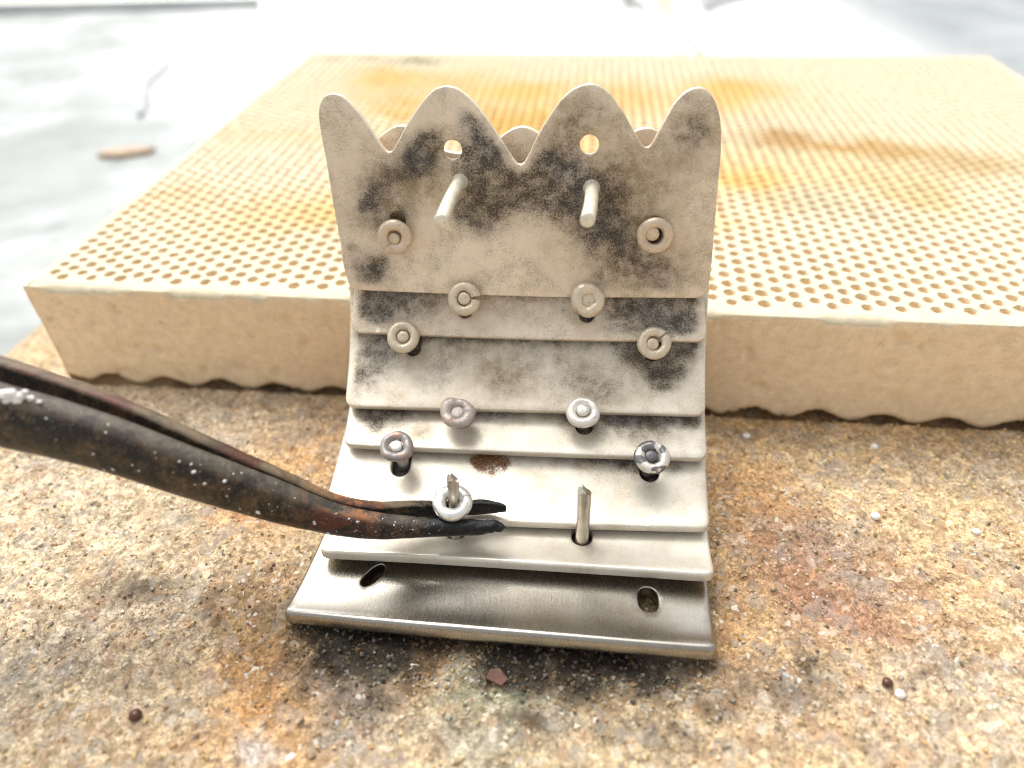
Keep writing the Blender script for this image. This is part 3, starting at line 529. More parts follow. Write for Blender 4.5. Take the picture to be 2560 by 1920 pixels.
# loose beads and chips lying on the stone
def bead(x, y, r, mat, name, label, cat, flat=.7, group=None):
    P = IV*(1+.35*(fbm(IV[:, 0]*2+x, IV[:, 1]*2, IV[:, 2]*2, seed=5, oct=2)-.5)[:, None])*np.array([r, r*.95, r*flat])
    o = mesh_obj(name, P, IF, mat); o.location = (x, y, zslab(x, y)+r*flat*.6)
    return tag(o, label, cat, group)
bead(3.46, 4.43, .047, M['bead_white'], 'flux_bead', 'white flux bead on the rust brown stain right of the plates', 'bead', group='white flux beads on the stone')
bead(2.92, 2.68, .04, M['bead_white'], 'flux_bead', 'white flux bead beside a small brown bead at lower right', 'bead', group='white flux beads on the stone')
bead(4.32, 4.22, .038, M['bead_white'], 'flux_bead', 'white flux bead near the right edge of the picture', 'bead', group='white flux beads on the stone')
bead(3.86, 5.4, .04, M['bead_white'], 'flux_bead', 'white flux bead furthest right of those below the board front', 'bead', group='white flux beads on the stone')
bead(2.55, 5.62, .042, M['bead_white'], 'flux_bead', 'white flux bead on the stone just below the wavy board edge', 'bead', group='white flux beads on the stone')
bead(2.86, 2.77, .042, M['bead_brown'], 'brown_bead', 'small dark brown bead beside a white bead at lower right', 'bead')
bead(-2.93, 2.65, .05, M['bead_brown'], 'brown_bead', 'glossy red brown bead alone on the pale stone at lower left', 'bead')
chip = slab_like('rust_chip', [(-.085, -.045), (.05, -.065), (.09, .0), (.0, .06), (-.075, .03)], -.02, .03, M['chip_rust'], bev=.008)
chip.location = (-.17, 2.93, zslab(-.17, 2.93)+.03); chip.rotation_euler = (.25, .1, -.3)
tag(chip, 'flat rust brown chip in the burnt patch below the plates', 'chip')

# ================================================================= HONEYCOMB BOARD
BW, BD, BT = 14.27, 10.09, 1.3; NLP = np.array([-5.4535, 6.9196, 0.0])
def bw(u, v, z): return np.outer(np.atleast_1d(u), EX)+np.outer(np.atleast_1d(v), EY)+np.c_[0*np.atleast_1d(u), 0*np.atleast_1d(u), np.atleast_1d(z)]+NLP
board = empty('honeycomb_board', (float(NLP[0]), float(NLP[1]), 0)); tag(board, 'cream honeycomb soldering board full of small holes, lying on the stone', 'soldering board')
PX, PY, HR = .339/2, .1935, .0615
ncol = int((BW-.36)/PX)+1; u0 = 7.8-math.floor((7.8-.17)/PX)*PX; k0 = math.floor((7.8-.17)/PX) % 2
cells = []
for i in range(ncol):
    u = u0+i*PX
    if u > BW-.16: break
    v0 = .24 if (i+k0) % 2 == 0 else .337
    j = 0
    while v0+j*PY < BD-.16: cells.append((u, v0+j*PY, i)); j += 1
cells = np.array(cells); NC = len(cells); NS = 12
jit = nrng.normal(0, .006, (NC, 2)); rad = HR*(1+nrng.normal(0, .05, NC)); dep = nrng.uniform(.45, .7, NC)
ang = 2*np.pi*np.arange(NS)/NS+math.pi/12
# rectangular cell border points at the same angles
ca, sa = np.cos(ang), np.sin(ang); s_ = np.minimum((PX/2)/np.maximum(np.abs(ca), 1e-6), (PY/2)/np.maximum(np.abs(sa), 1e-6)); rx, ry = ca*s_, sa*s_
cor = [(PX/2, PY/2), (-PX/2, PY/2), (-PX/2, -PY/2), (PX/2, -PY/2)]
for cx, cy in cor:                                       # snap the nearest border point onto the corner
    kk = np.argmin((rx-cx)**2+(ry-cy)**2); rx[kk], ry[kk] = cx, cy
Vb = []
cu, cv = cells[:, 0][:, None], cells[:, 1][:, None]
wob = 1+.07*nrng.normal(size=(NC, NS))
for (du, dv, z) in ((rx[None], ry[None], np.full((NC, 1), BT)), (None, None, np.full((NC, 1), BT)), ('w', None, BT-.018*np.ones((NC, 1))), ('b', None, BT-dep[:, None])):
    if du is None: f_ = 1.06
    elif isinstance(du, str): f_ = .95 if du == 'w' else .9
    if isinstance(du, np.ndarray): U, Vv = cu+du, cv+dv
    else: U = cu+jit[:, :1]+rad[:, None]*ca[None]*f_*(wob if f_ > .92 else 1); Vv = cv+jit[:, 1:]+rad[:, None]*sa[None]*f_*(wob if f_ > .92 else 1)
    Z = z*np.ones((1, NS)); Vb.append(np.stack([U+0*Z, Vv+0*Z, Z], -1))
Vb = np.stack(Vb, 1)                                      # NC,4,NS,3
idx = np.arange(NC*4*NS).reshape(NC, 4, NS); nxt = np.roll(idx, -1, 2)
Fq = [np.stack([idx[:, r], nxt[:, r], nxt[:, r+1], idx[:, r+1]], -1).reshape(-1, 4) for r in range(3)]
Fb = idx[:, 3]
flat = Vb.reshape(-1, 3); Vw = bw(flat[:, 0], flat[:, 1], flat[:, 2])
# the flat margin round the field of holes
umin, umax = cells[:, 0].min()-PX/2, cells[:, 0].max()+PX/2
EXTRA_V, EXTRA_F = [], []
def quad(u_a, v_a, u_b, v_b):
    b0 = len(EXTRA_V); EXTRA_V.extend([(u_a, v_a, BT), (u_b, v_a, BT), (u_b, v_b, BT), (u_a, v_b, BT)]); EXTRA_F.append((b0, b0+1, b0+2, b0+3))
RIMV = .14; SRIM = .06
cols = {}
for (u, v, i) in cells: cols.setdefault(int(i), []).append((u, v))
for i, L in cols.items():
    u = L[0][0]; quad(u-PX/2, RIMV, u+PX/2, L[0][1]-PY/2); quad(u-PX/2, L[-1][1]+PY/2, u+PX/2, BD-SRIM)
quad(SRIM, RIMV, umin, BD-SRIM); quad(umax, RIMV, BW-SRIM, BD-SRIM)
ev = np.array(EXTRA_V); Ew = bw(ev[:, 0], ev[:, 1], ev[:, 2])
STAIN = [(4.6, 6.4, 2.2, 1.5, (.98, .84, .60), .5), (9.5, 4.0, 1.8, 1.0, (.96, .84, .62), .45), (8.0, 6.6, 1.6, 1.0, (.97, .86, .66), .4), (2.6, 2.0, 1.4, .7, (1, .88, .68), .4),  # u, v, ru, rv, colour multiplier, strength
 (9.3, 5.1, .55, .28, (.62, .45, .28), .8), (10.0, 4.78, .6, .26, (.70, .50, .26), .8), (10.8, 4.47, .6, .26, (.72, .55, .32), .75), (11.7, 4.07, .7, .35, (.72, .62, .45), .7),
 (8.3, 3.4, .7, .4, (1, .74, .36), .8), (7.7, 3.9, .6, .5, (1, .72, .34), .6), (7.6, 2.05, .5, .3, (1, .80, .5), .5), (9.1, 2.85, .5, .35, (.70, .72, .68), .5), (9.7, 2.4, .5, .3, (.80, .80, .80), .5), (10.6, 3.2, .6, .5, (.85, .74, .52), .6),
 (2.2, 8.0, .6, .6, (1, .72, .34), .7), (3.3, 8.0, 1.2, .5, (1, .80, .50), .6), (4.8, 7.3, .8, .5, (1, .74, .36), .8), (5.7, 5.8, .6, .6, (1, .70, .30), .8), (4.8, 5.4, .6, .7, (.9, .62, .25), .8), (3.3, 5.9, .6, .4, (.95, .66, .30), .8), (2.7, 6.7, .5, .4, (.95, .70, .35), .6), (9.0, 7.7, .7, .5, (1, .72, .34), .7), (8.6, 7.0, .5, .4, (1, .74, .36), .6), (9.0, 6.0, .8, .4, (.85, .84, .84), .4), (6.7, 7.0, .8, .8, (1, .75, .42), .6), (6.2, 4.0, .8, .8, (1, .72, .36), .7), (6.8, 2.6, .7, .5, (1, .78, .45), .6),
 (.8, 9.5, .25, .12, (.45, .52, .5), .8), (1.7, 9.5, .2, .12, (.5, .55, .5), .7), (2.4, 9.45, .3, .14, (.40, .48, .46), .85), (2.4, 1.7, .7, .35, (1, .82, .58), .5), (.6, 2.4, .5, .4, (1, .86, .7), .6), (3.0, 2.2, .6, .5, (1, .76, .44), .6), (3.3, 1.2, .5, .3, (.82, .86, .84), .5), (1.1, 5.0, .8, .3, (1, .88, .72), .5), (3.6, 3.2, .5, .8, (1, .70, .32), .7)]
def board_tint(U, Vv):
    c = np.ones((len(U), 3)); ju = (fbm(U*1.6, Vv*1.6, seed=91)-.5)*.9; jv = (fbm(U*1.6, Vv*1.6, seed=92)-.5)*.9
    fine = .75+.5*fbm(U*6, Vv*6, seed=93)
    for u, v, ru, rv, col, s in STAIN:
        d = ((U+ju-u)/ru/1.2)**2+((Vv+jv-v)/rv/1.2)**2; w_ = np.clip(1.55*s*np.exp(-d)*fine, 0, 1)[:, None]; c = c*(1-w_)+np.array(col)*w_
    return np.c_[c, np.ones(len(U))]
allV = np.vstack([Vw, Ew]); allF = [tuple(f) for q in Fq for f in q]+[tuple(f) for f in Fb]+[tuple(i+len(Vw) for i in f) for f in EXTRA_F]
tnt = np.vstack([board_tint(flat[:, 0], flat[:, 1]), board_tint(ev[:, 0], ev[:, 1])])
face = mesh_obj('pierced_face', allV, allF, M['board_top'], board, smooth=False, attrs={'tint': tnt})
face.data.materials.append(M['board_side'])
mi = np.zeros(len(face.data.polygons), np.int32); mi[NC*NS*2:NC*NS*3+NC] = 1; face.data.polygons.foreach_set('material_index', mi)
# cut sides with a crumbled upper edge and a wavy foot
def side(p0, du, dv, L, nin, scal, seed, name, rim=.06):
    n = int(L/.04); t = np.linspace(0, L, n)
    rows = []
    crumb = .012+.012*vnoise(t*11, 0*t, seed=seed+8)+.30*np.clip(fbm(t*2.6, 0*t, seed=seed, oct=5, gain=.62)-.46, 0, 1)*2; crumb = np.minimum(crumb, rim*.62)
    foot = scal(t)
    prof_ = [(-rim, 0, 0), (-rim*.85, 0, 0), (-1.0, .0, 1), (-.35, -.22, 1), (0, -.9, 1)]
    for inn, dz, k in prof_:
        d = np.full(n, inn) if k == 0 else inn*crumb*1.2
        z = np.full(n, BT) if k == 0 else BT+dz*crumb
        rows.append((d, z))
    for q in np.linspace(.06, 1, 22):
        z = (BT-.9*crumb)*(1-q)+foot*q
        d = (fbm(t*1.5, z*1.5, seed=seed+4, oct=3)-.5)*.02+(fbm(t*9, z*9, seed=seed+5, oct=3)-.5)*.022-np.clip(fbm(t*6, z*8, seed=seed+6, oct=3)-.64, 0, 1)*.25
        rows.append((d, z))
    for inn in (-.2, -1.2): rows.append((np.full(n, inn), foot+.0))
    Vs, Ts = [], []
    for d, z in rows:
        U = p0[0]+du[0]*t-du[1]*0-(-d)*nin[0]*-1; Vv = p0[1]+du[1]*t
        U = p0[0]+du[0]*t-d*nin[0]; Vv = p0[1]+du[1]*t-d*nin[1]
        Vs.append(bw(U, Vv, z)); Ts.append(board_tint(U, Vv))
    o = mesh_obj(name, np.vstack(Vs), grid_faces(len(rows), n), M['board_top'], board, attrs={'tint': np.vstack(Ts)})
    o.data.materials.append(M['board_side'])
    m_ = np.zeros((len(rows)-1, n-1), np.int32); m_[4:] = 1; o.data.polygons.foreach_set('material_index', m_.ravel())
    return o
def waves(t, u0_=7.877, p=.697):
    ph = (t-u0_)/p; wv_ = (.5-.5*np.cos(2*np.pi*ph))**.9*(.12+.05*(vnoise(np.round((t-u0_-p*.5)/p)*1.7, 0*t, seed=5)-.5)); return np.clip(wv_, 0, 1)-.03
side((0, 0), (1, 0), None, BW, (0, 1), waves, 11, 'cut_side', RIMV)
side((BW, 0), (0, 1), None, BD, (-1, 0), lambda t: 0*t-.16, 21, 'cut_side')
side((BW, BD), (-1, 0), None, BW, (0, -1), lambda t: 0*t-.16, 31, 'cut_side')
side((0, BD), (0, -1), None, BD, (1, 0), lambda t: 0*t-.16, 41, 'cut_side')

# ================================================================= ARTICULATED CUFF OF SILVER PLATES
T_ = .11
def frame(i, s):
    """centre-line point and outward normal of plate i at height s along its sheet"""
    Q = NPROF[i]; x = s/.03; k = np.clip(np.floor(x).astype(int), 0, len(Q)-2); f = x-k
    p = Q[k]+(Q[k+1]-Q[k])*f[..., None]
    k1 = np.clip(k-2, 0, len(Q)-1); k2 = np.clip(k+3, 0, len(Q)-1); d = Q[k2]-Q[k1]; d = d/np.linalg.norm(d, axis=-1, keepdims=True)
    return p, np.stack([-d[..., 1], d[..., 0]], -1)
NPROF = [np.array(q) for q in PROF]
# the back plate: the crown's own curve, set back behind it, and straight down to the board's edge
def to3(i, u, s, off):
    u, s, off = np.atleast_1d(u).astype(float), np.atleast_1d(s).astype(float), np.atleast_1d(off).astype(float)
    p, n = frame(i, s); q = p+n*off[..., None]
    return u[:, None]*A3+q[:, :1]*B3+np.c_[0*u, 0*u, q[:, 1]]
def dirs(i, s):
    _, n = frame(i, np.array([float(s)])); n = n[0]; up = np.array([n[1], -n[0]])
    return B3*n[0]+np.array([0, 0, n[1]]), B3*up[0]+np.array([0, 0, up[1]])
def resample(P, d, closed=True):
    P = np.array(P, float); Q = np.vstack([P, P[:1]]) if closed else P
    L = np.r_[0, np.cumsum(np.linalg.norm(np.diff(Q, axis=0), axis=1))]; n = max(8, int(L[-1]/d)); t = np.linspace(0, L[-1], n, endpoint=not closed)
    return np.stack([np.interp(t, L, Q[:, k]) for k in (0, 1)], -1)
def smooth_loop(P, it):
    for _ in range(it): P = .25*np.roll(P, 1, 0)+.5*P+.25*np.roll(P, -1, 0)
    return P
def lnorm(P):
    d = np.roll(P, -1, 0)-np.roll(P, 1, 0); d /= np.linalg.norm(d, axis=1, keepdims=True)
    return np.stack([d[:, 1], -d[:, 0]], -1)               # outward for a counter-clockwise loop
def area(P): return .5*np.sum(P[:, 0]*np.roll(P[:, 1], -1)-np.roll(P[:, 0], -1)*P[:, 1])
def inside(pts, P):
    x, y = pts[:, 0][:, None], pts[:, 1][:, None]; x1, y1 = P[:, 0][None], P[:, 1][None]; x2, y2 = np.roll(P[:, 0], -1)[None], np.roll(P[:, 1], -1)[None]
    c = ((y1 > y) != (y2 > y)) & (x < (x2-x1)*(y-y1)/np.where(y2 == y1, 1e-12, y2-y1)+x1)
    return c.sum(1) % 2 == 1
def blobsum(L, u, s):
    r = np.zeros(len(u))
    for bu, bs, br, k in L: r += k*(.80*np.exp(-((u-bu)**2+(s-bs)**2)/br**2)+.17*np.exp(-((u-bu)**2+(s-bs)**2)/(br*2.1)**2))
    return np.clip(r, 0, 1)
def plate(name, i, outline, holes, mat, parent, th=.078, er=.015, off0=0.0, edge_dark=.0, label=None, step=.05):
    out = np.array(outline)
    if area(out) < 0: out = out[::-1]
    loops = [out]+[(h if area(h) > 0 else h[::-1]) for h in holes]
    sgn = [1]+[-1]*len(holes); ers = [er]+[.016]*len(holes)
    ins = [P-lnorm(P)*e*s for P, s, e in zip(loops, sgn, ers)]
    lo, hi = out.min(0), out.max(0)
    gx_, gy_ = np.meshgrid(np.arange(lo[0], hi[0], step), np.arange(lo[1], hi[1], step*.87)); gx_ = gx_+(np.arange(gx_.shape[0]) % 2)[:, None]*step/2
    g = np.c_[gx_.ravel(), gy_.ravel()]; g = g[inside(g, ins[0])]
    for P in ins[1:]: g = g[~inside(g, P)]
    allb = np.vstack(ins); dmin = np.min(np.linalg.norm(g[:, None]-allb[None], axis=2), axis=1); g = g[dmin > step*.45]
    pts = np.vstack([allb, g]); edges = []; b0 = 0
    for P in ins: edges += [(b0+k, b0+(k+1) % len(P)) for k in range(len(P))]; b0 += len(P)
    vo, eo, fo, ov, oe, of = delaunay_2d_cdt([Vector(p) for p in pts], edges, [], 0, 1e-6)
    vo = np.array([v[:] for v in vo]); fo = np.array(fo); cen = vo[fo].mean(1)
    ok = inside(cen, ins[0])
    for P in ins[1:]: ok &= ~inside(cen, P)
    fo = fo[ok]
    V2, O2, F2 = [vo, vo], [np.zeros(len(vo)), np.full(len(vo), -th)], [tuple(f) for f in fo]+[tuple(reversed(f+len(vo))) for f in fo]
    base = 2*len(vo)
    for P, s, e in zip(loops, sgn, ers):
        nn = lnorm(P)*s; n = len(P); rows = []
        for aa in (0, 30, 60, 90): rows.append((e*(1-math.sin(math.radians(aa))), e*(1-math.cos(math.radians(aa)))))
        rows += [(a_, th-d_) for a_, d_ in rows[::-1]]
        for a_, d_ in rows: V2.append(P-nn*a_); O2.append(np.full(n, -d_))
        for r in range(len(rows)-1):
            for k in range(n):
                k2 = (k+1) % n; q = (base+r*n+k, base+(r+1)*n+k, base+(r+1)*n+k2, base+r*n+k2)
                F2.append(q if s > 0 else q[::-1])
        base += n*len(rows)
    V2 = np.vstack(V2); O2 = np.concatenate(O2)
    wob = (fbm(V2[:, 0]*1.3, V2[:, 1]*1.3, seed=100+i, oct=2)-.5)*.012
    X = to3(i, V2[:, 0], V2[:, 1], O2+off0+wob)
    so_ = blobsum(SOOT[i], V2[:, 0], V2[:, 1]) if off0 == 0 else .06*np.ones(len(V2)); br = blobsum(BROWN[i], V2[:, 0], V2[:, 1]); ru = blobsum(RUST[i], V2[:, 0], V2[:, 1])
    # shade painted into the hidden lap, so the slots above it look dark
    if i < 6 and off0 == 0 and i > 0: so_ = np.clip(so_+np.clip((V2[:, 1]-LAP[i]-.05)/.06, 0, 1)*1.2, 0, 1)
    if edge_dark:  # darker in a narrow strip towards the lap line
        lap = LAP[i]; so_ = np.clip(so_+edge_dark*np.exp(-np.clip(lap-.02-V2[:, 1], 0, 9)/.05), 0, 1)
    dd_ = np.min(np.linalg.norm(V2[:, None]-out[None, ::2], axis=2), axis=1)
    if i < 6: so_ = so_*np.clip((dd_-.015)/.08, .2, 1)
    wear_shade = np.c_[so_, br, ru, np.ones(len(V2))]
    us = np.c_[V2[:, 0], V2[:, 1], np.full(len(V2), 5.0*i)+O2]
    o = mesh_obj(name, X, F2, mat, parent, attrs={'wear_shade': wear_shade, 'us': us})
    bm = bmesh.new(); bm.from_mesh(o.data); bmesh.ops.remove_doubles(bm, verts=bm.verts, dist=1e-5); bmesh.ops.recalc_face_normals(bm, faces=bm.faces); bm.to_mesh(o.data); bm.free()
    if label: o['label'] = label
    return o
def ell(u, s, ru, rs, rot=0, n=28, sq=1.0):
    t = np.linspace(0, 2*np.pi, n, endpoint=False); c, q = np.cos(t), np.sin(t)
    c = np.sign(c)*np.abs(c)**sq; q = np.sign(q)*np.abs(q)**sq; x, y = c*ru, q*rs; r = math.radians(rot)
    return np.c_[u+x*math.cos(r)-y*math.sin(r), s+x*math.sin(r)+y*math.cos(r)]
def slot(u, s0, s1, r, n=12):
    P = [(u+r*math.cos(t), s1-r+r*math.sin(t)) for t in np.linspace(0, math.pi, n)]+[(u+r*math.cos(t), s0+r+r*math.sin(t)) for t in np.linspace(math.pi, 2*math.pi, n)]
    return resample(P, .025)
def sheet(uLb, uRb, uLt, uRt, s0L, s0R, top, rb=.09, bow=0.0):
    """rectangle with rounded lower corners; b: lower edge, t: upper edge"""
    P = []
    for k in range(9):
        t = math.radians(180+90*k/8); P.append((uLb+rb+rb*math.cos(t), s0L+rb+rb*math.sin(t)))
    n = 24
    for k in range(1, n): f = k/n; P.append((uLb+rb+(uRb-uLb-2*rb)*f, s0L+(s0R-s0L)*f-bow*math.sin(math.pi*f)))
    for k in range(9):
        t = math.radians(270+90*k/8); P.append((uRb-rb+rb*math.cos(t), s0R+rb+rb*math.sin(t)))
    P += [(uRt, top), (uLt, top)]
    return resample(P, .04)
cuff = empty('articulated_cuff', (0.0, 3.6, 0.0))
tag(cuff, 'riveted stack of curved silver plates with scalloped crown top, leaning at the board', 'silver cuff')
# where each plate disappears under the next one up (s in its own measure)
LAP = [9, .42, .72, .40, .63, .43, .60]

crown = resample(smooth_loop(resample([(-2.119, .09), (-2.10, .02), (-2.05, -.012), (-1.9, -.02), (-1.0, -.034), (-.12, -.036), (1.0, -.012), (1.2, -.006), (1.265, .03), (1.285, .09)]+[CROWN[k] for k in range(len(CROWN)-1, -1, -1)], .022), 2), .03)
plate('crown_plate', 0, crown, [ell(-1.05, 1.29, .083, .083), ell(.134, 1.345, .083, .083), slot(-1.585, .47, .745, .075), slot(.745, .50, .745, .075)], M['plate_beige'], cuff, label='tallest plate with four rounded scallops and sooty stains')
# back plate, only its scallop tips show
bp = [(-2.0, -.55), (1.2, -.55), (1.2, 1.15)]
for k in range(49):
    u = 1.17-3.14*k/48; bp.append((u, 1.225+.235*(.5-.5*math.cos(2*math.pi*(u+1.005)/1.09))**1.5))
bp += [(-2.0, 1.2)]
NPROF.append(np.array([NPROF[0][0]+(NPROF[0][0]-NPROF[0][6])/.18*(.6-.03*k)+0*k for k in range(20)]+[tuple(q) for q in NPROF[0]]))
SOOT.append([]); BROWN.append([]); RUST.append([]); LAP.append(9)
bpl = [(u, s+.6) for u, s in bp]
plate('back_plate', 7, resample(bpl, .04), [], M['plate_beige'], cuff, th=.1, off0=-.25)
P2 = plate('plate', 1, sheet(-2.112, 1.318, -2.06, 1.20, -.012, .006, 1.23, bow=.018), [slot(.187, .155, .44, .078), slot(-.99, .16, .44, .078)], M['plate_beige'], cuff, edge_dark=.5)
plate('plate', 2, sheet(-2.125, 1.328, -2.19, 1.35, -.024, .03, 1.3), [slot(-1.51, .52, .80, .078), slot(.83, .55, .82, .078)], M['plate_mid'], cuff, edge_dark=.55)
plate('plate', 3, sheet(-2.103, 1.342, -2.16, 1.36, 0.0, .022, 1.35, bow=.012), [slot(.2, .225, .5, .085), slot(-.985, .24, .5, .085)], M['plate_white'], cuff, edge_dark=.45)
plate('plate', 4, sheet(-2.19, 1.337, -2.15, 1.365, -.04, 0.0, 1.2, bow=.02), [slot(-1.54, .385, .68, .09), slot(.82, .45, .70, .09)], M['plate_white'], cuff, edge_dark=.3, th=.09, er=.024)
plate('plate', 5, sheet(-2.125, 1.335, -2.19, 1.36, .008, -.012, 1.25, bow=-.018), [slot(.205, .275, .50, .092), slot(-.945, .265, .50, .092)], M['plate_clean'], cuff, edge_dark=.15, th=.10, er=.028, label='clean white plate under the tweezer tips')
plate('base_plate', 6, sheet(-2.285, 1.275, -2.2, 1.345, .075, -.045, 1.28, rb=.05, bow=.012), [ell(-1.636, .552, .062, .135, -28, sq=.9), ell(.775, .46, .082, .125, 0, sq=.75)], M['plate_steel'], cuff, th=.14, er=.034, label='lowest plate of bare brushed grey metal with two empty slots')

# posts and rings -------------------------------------------------
def post(i, base_us, tip_us_off, r, mat, style='dome', bend=(0, 0), start=-.12, name='post', label=None):
    """wire from below plate i at base (u,s) to the height off above it; tip may lean by bend (u,s)"""
    n_, up_ = dirs(i, base_us[1]); b_ = to3(i, base_us[0], base_us[1], 0)[0]; h = tip_us_off
    rings_, nseg = [], 18
    hs_ = [start, 0, .02, .05, .25*h, .5*h, .75*h, h-r*.28]; rr = ([1.0, 1.32, 1.14, 1.03] if style == 'flat' else [1.0]*4)+[1.0, .98, 1.0, 1.0]
    if h < .2: hs_ = [start, h*.5, h-r*.28]; rr = [1.0]*3
    if style == 'dome': hs_ += [h-r*.12, h-.02*r, h]; rr += [.92, .65, .2]
    elif style == 'flat': hs_ += [h-.004, h, h+.0005]; rr += [1.0, .92, .05]
    V = []
    for hh, q in zip(hs_, rr):
        f = max(hh, 0)/h; c = b_+n_*hh+(A3*bend[0]+up_*bend[1])*f*f
        for k in range(nseg):
            a_ = 2*math.pi*k/nseg; V.append(c+(A3*math.cos(a_)+up_*math.sin(a_))*r*q)
    if style == 'cut':                                    # nipped by side cutters: a ridge with two slopes
        top = len(hs_)*nseg; V2 = []
        c = b_+n_*h
        for j, (lift, ql) in enumerate(((0, 1.0),)):
            pass
        for k in range(nseg):
            a_ = 2*math.pi*k/nseg; x, y = math.cos(a_), math.sin(a_); d = abs(x*.94+y*.34+.3)
            V.append(b_+n_*(h+r*1.15*(1-d)-r*.3)+(A3*x+up_*y)*r+(A3*bend[0]+up_*bend[1]))
        for k in range(nseg):
            a_ = 2*math.pi*k/nseg; x, y = math.cos(a_)*.35, math.sin(a_)*.35; d = abs(x*.94+y*.34+.3)
            V.append(b_+n_*(h+r*1.15*(1-d)-r*.3)+(A3*x+up_*y)*r+(A3*bend[0]+up_*bend[1]))
        nr = len(hs_)+2
    else: nr = len(hs_)
    F = grid_faces(nr, nseg, True); F.append(tuple(range((nr-1)*nseg, nr*nseg))); F.append(tuple(range(nseg-1, -1, -1)))
    o = mesh_obj(name, V, F, mat, cuff)
    if style == 'cut':
        for p in o.data.polygons: p.use_smooth = p.index < (len(hs_)-1)*nseg
    if label: o['label'] = label
    return o
def ring(i, us, e, mat, R=.112, r=.047, gap=None, gapw=14, seed=0, tilt=(0, 0), shift=(0, 0), melt=0.0, parent=None, name='ring', flat=.95, label=None):
    n_, up_ = dirs(i, us[1]); c = to3(i, us[0], us[1], e)[0]+A3*shift[0]+up_*shift[1]
    a1, a2 = A3.copy(), up_.copy()
    if tilt[0] or tilt[1]:
        n2 = n_+up_*tilt[1]+A3*tilt[0]; n2 /= np.linalg.norm(n2); a1 = A3-n2*(A3@n2); a1 /= np.linalg.norm(a1); a2 = np.cross(n2, a1); n_ = n2
    closed = gap is None; g = 200 if gap is None else gap
    N_, m = 56, 14; t0, t1 = math.radians(g+gapw/2), math.radians(g+360-gapw/2)
    if closed: t0, t1 = math.radians(g), math.radians(g+360-360/56)
    V, F = [], []
    for k in range(N_):
        f = k/(N_-1); t = t0+(t1-t0)*f
        w_ = 1+.07*(vnoise(np.array([1.3*math.cos(t)+9]), np.array([1.3*math.sin(t)+seed*3.3]), seed=seed)[0]-.5)*(1+3*melt)
        lump = 1+.15*(vnoise(np.array([1.8*math.cos(t)+9]), np.array([1.8*math.sin(t)+seed*7.1]), seed=seed+5)[0]-.5)*(1+3*melt)
        for j in range(m):
            b_ = 2*math.pi*j/m; rr = r*lump*(1-.10*(math.sin(b_) < -.5)); q = R*w_+rr*math.cos(b_); V.append(c+(a1*math.cos(t)+a2*math.sin(t))*q+n_*rr*math.sin(b_)*flat)
    F = grid_faces(N_, m, True)
    if closed: F += [((N_-1)*m+j, (N_-1)*m+(j+1) % m, (j+1) % m, j) for j in range(m)]
    else: F.append(tuple(range(m-1, -1, -1))); F.append(tuple(range((N_-1)*m, N_*m)))
    o = mesh_obj(name, V, F, mat, parent)
    if label: o['label'] = label
    return o
# crown: two bare posts, two outer rings
post(0, (-.993, 1.02), .92, .056, M['post_white'], 'flat', (-.015, -.125), label='white post bent to the left')
post(0, (.17, .985), .97, .058, M['post_white'], 'flat', (-.045, -.045))
R_ = .112
ring(0, (-1.597, .533), .085, M['ring_pink'], gap=232, gapw=12, seed=1, parent=cuff, r=.05); post(0, (-1.607, .515), .105, .058, M['ring_pink'])
ring(0, (.745, .596), .085, M['ring_pink'], gap=None, seed=2, parent=cuff, R=.118, r=.046); post(0, (.722, .612), .115, .062, M['ring_pink'])
ring(1, (-.973, .349), .2, M['ring_beige'], gap=3, gapw=17, seed=3, parent=cuff); post(1, (-.973, .349), .235, .06, M['ring_beige'])
ring(1, (.185, .374), .2, M['ring_beige'], seed=4, melt=.4, parent=cuff, r=.056, R=.106); post(1, (.19, .378), .225, .072, M['ring_beige'])
ring(2, (-1.569, .672), .2, M['ring_beige'], seed=5, parent=cuff); post(2, (-1.569, .672), .235, .058, M['ring_beige'])
ring(2, (.821, .693), .2, M['ring_beige'], gap=40, gapw=9, seed=6, parent=cuff); post(2, (.806, .678), .235, .056, M['ring_pink'])
ring(3, (-1.007, .304), .2, M['ring_melt'], seed=7, melt=1.0, parent=cuff, r=.053); post(3, (-1.0, .295), .225, .066, M['ring_melt'])
ring(3, (.177, .364), .2, M['ring_white'], seed=8, parent=cuff, r=.05); post(3, (.177, .372), .26, .062, M['ring_white'])
ring(4, (-1.53, .552), .3, M['ring_grey'], seed=9, melt=.5, parent=cuff, label='dark grey ring with coppery bore'); post(4, (-1.53, .552), .335, .058, M['post_grey'])
ring(4, (.806, .559), .3, M['ring_patchy'], seed=10, parent=cuff, r=.05, label='white ring with dark grey patches'); post(4, (.80, .565), .33, .060, M['post_dark'])
post(5, (-.935, .31), .67, .053, M['post_wire'], 'cut', (.008, .02), label='cut wire post inside the loose ring')
post(5, (.205, .345), .60, .060, M['post_wire'], 'cut', (-.005, .0), label='bare cut wire post standing alone')

loose = ring(5, (-.935, .31), .44, M['ring_bright'], R=.117, r=.057, shift=(0, -.03), gap=25, gapw=3, seed=12, tilt=(.03, -.30), name='loose_ring')
tag(loose, 'shiny loose silver ring held by the tweezer tips round a wire post', 'ring')

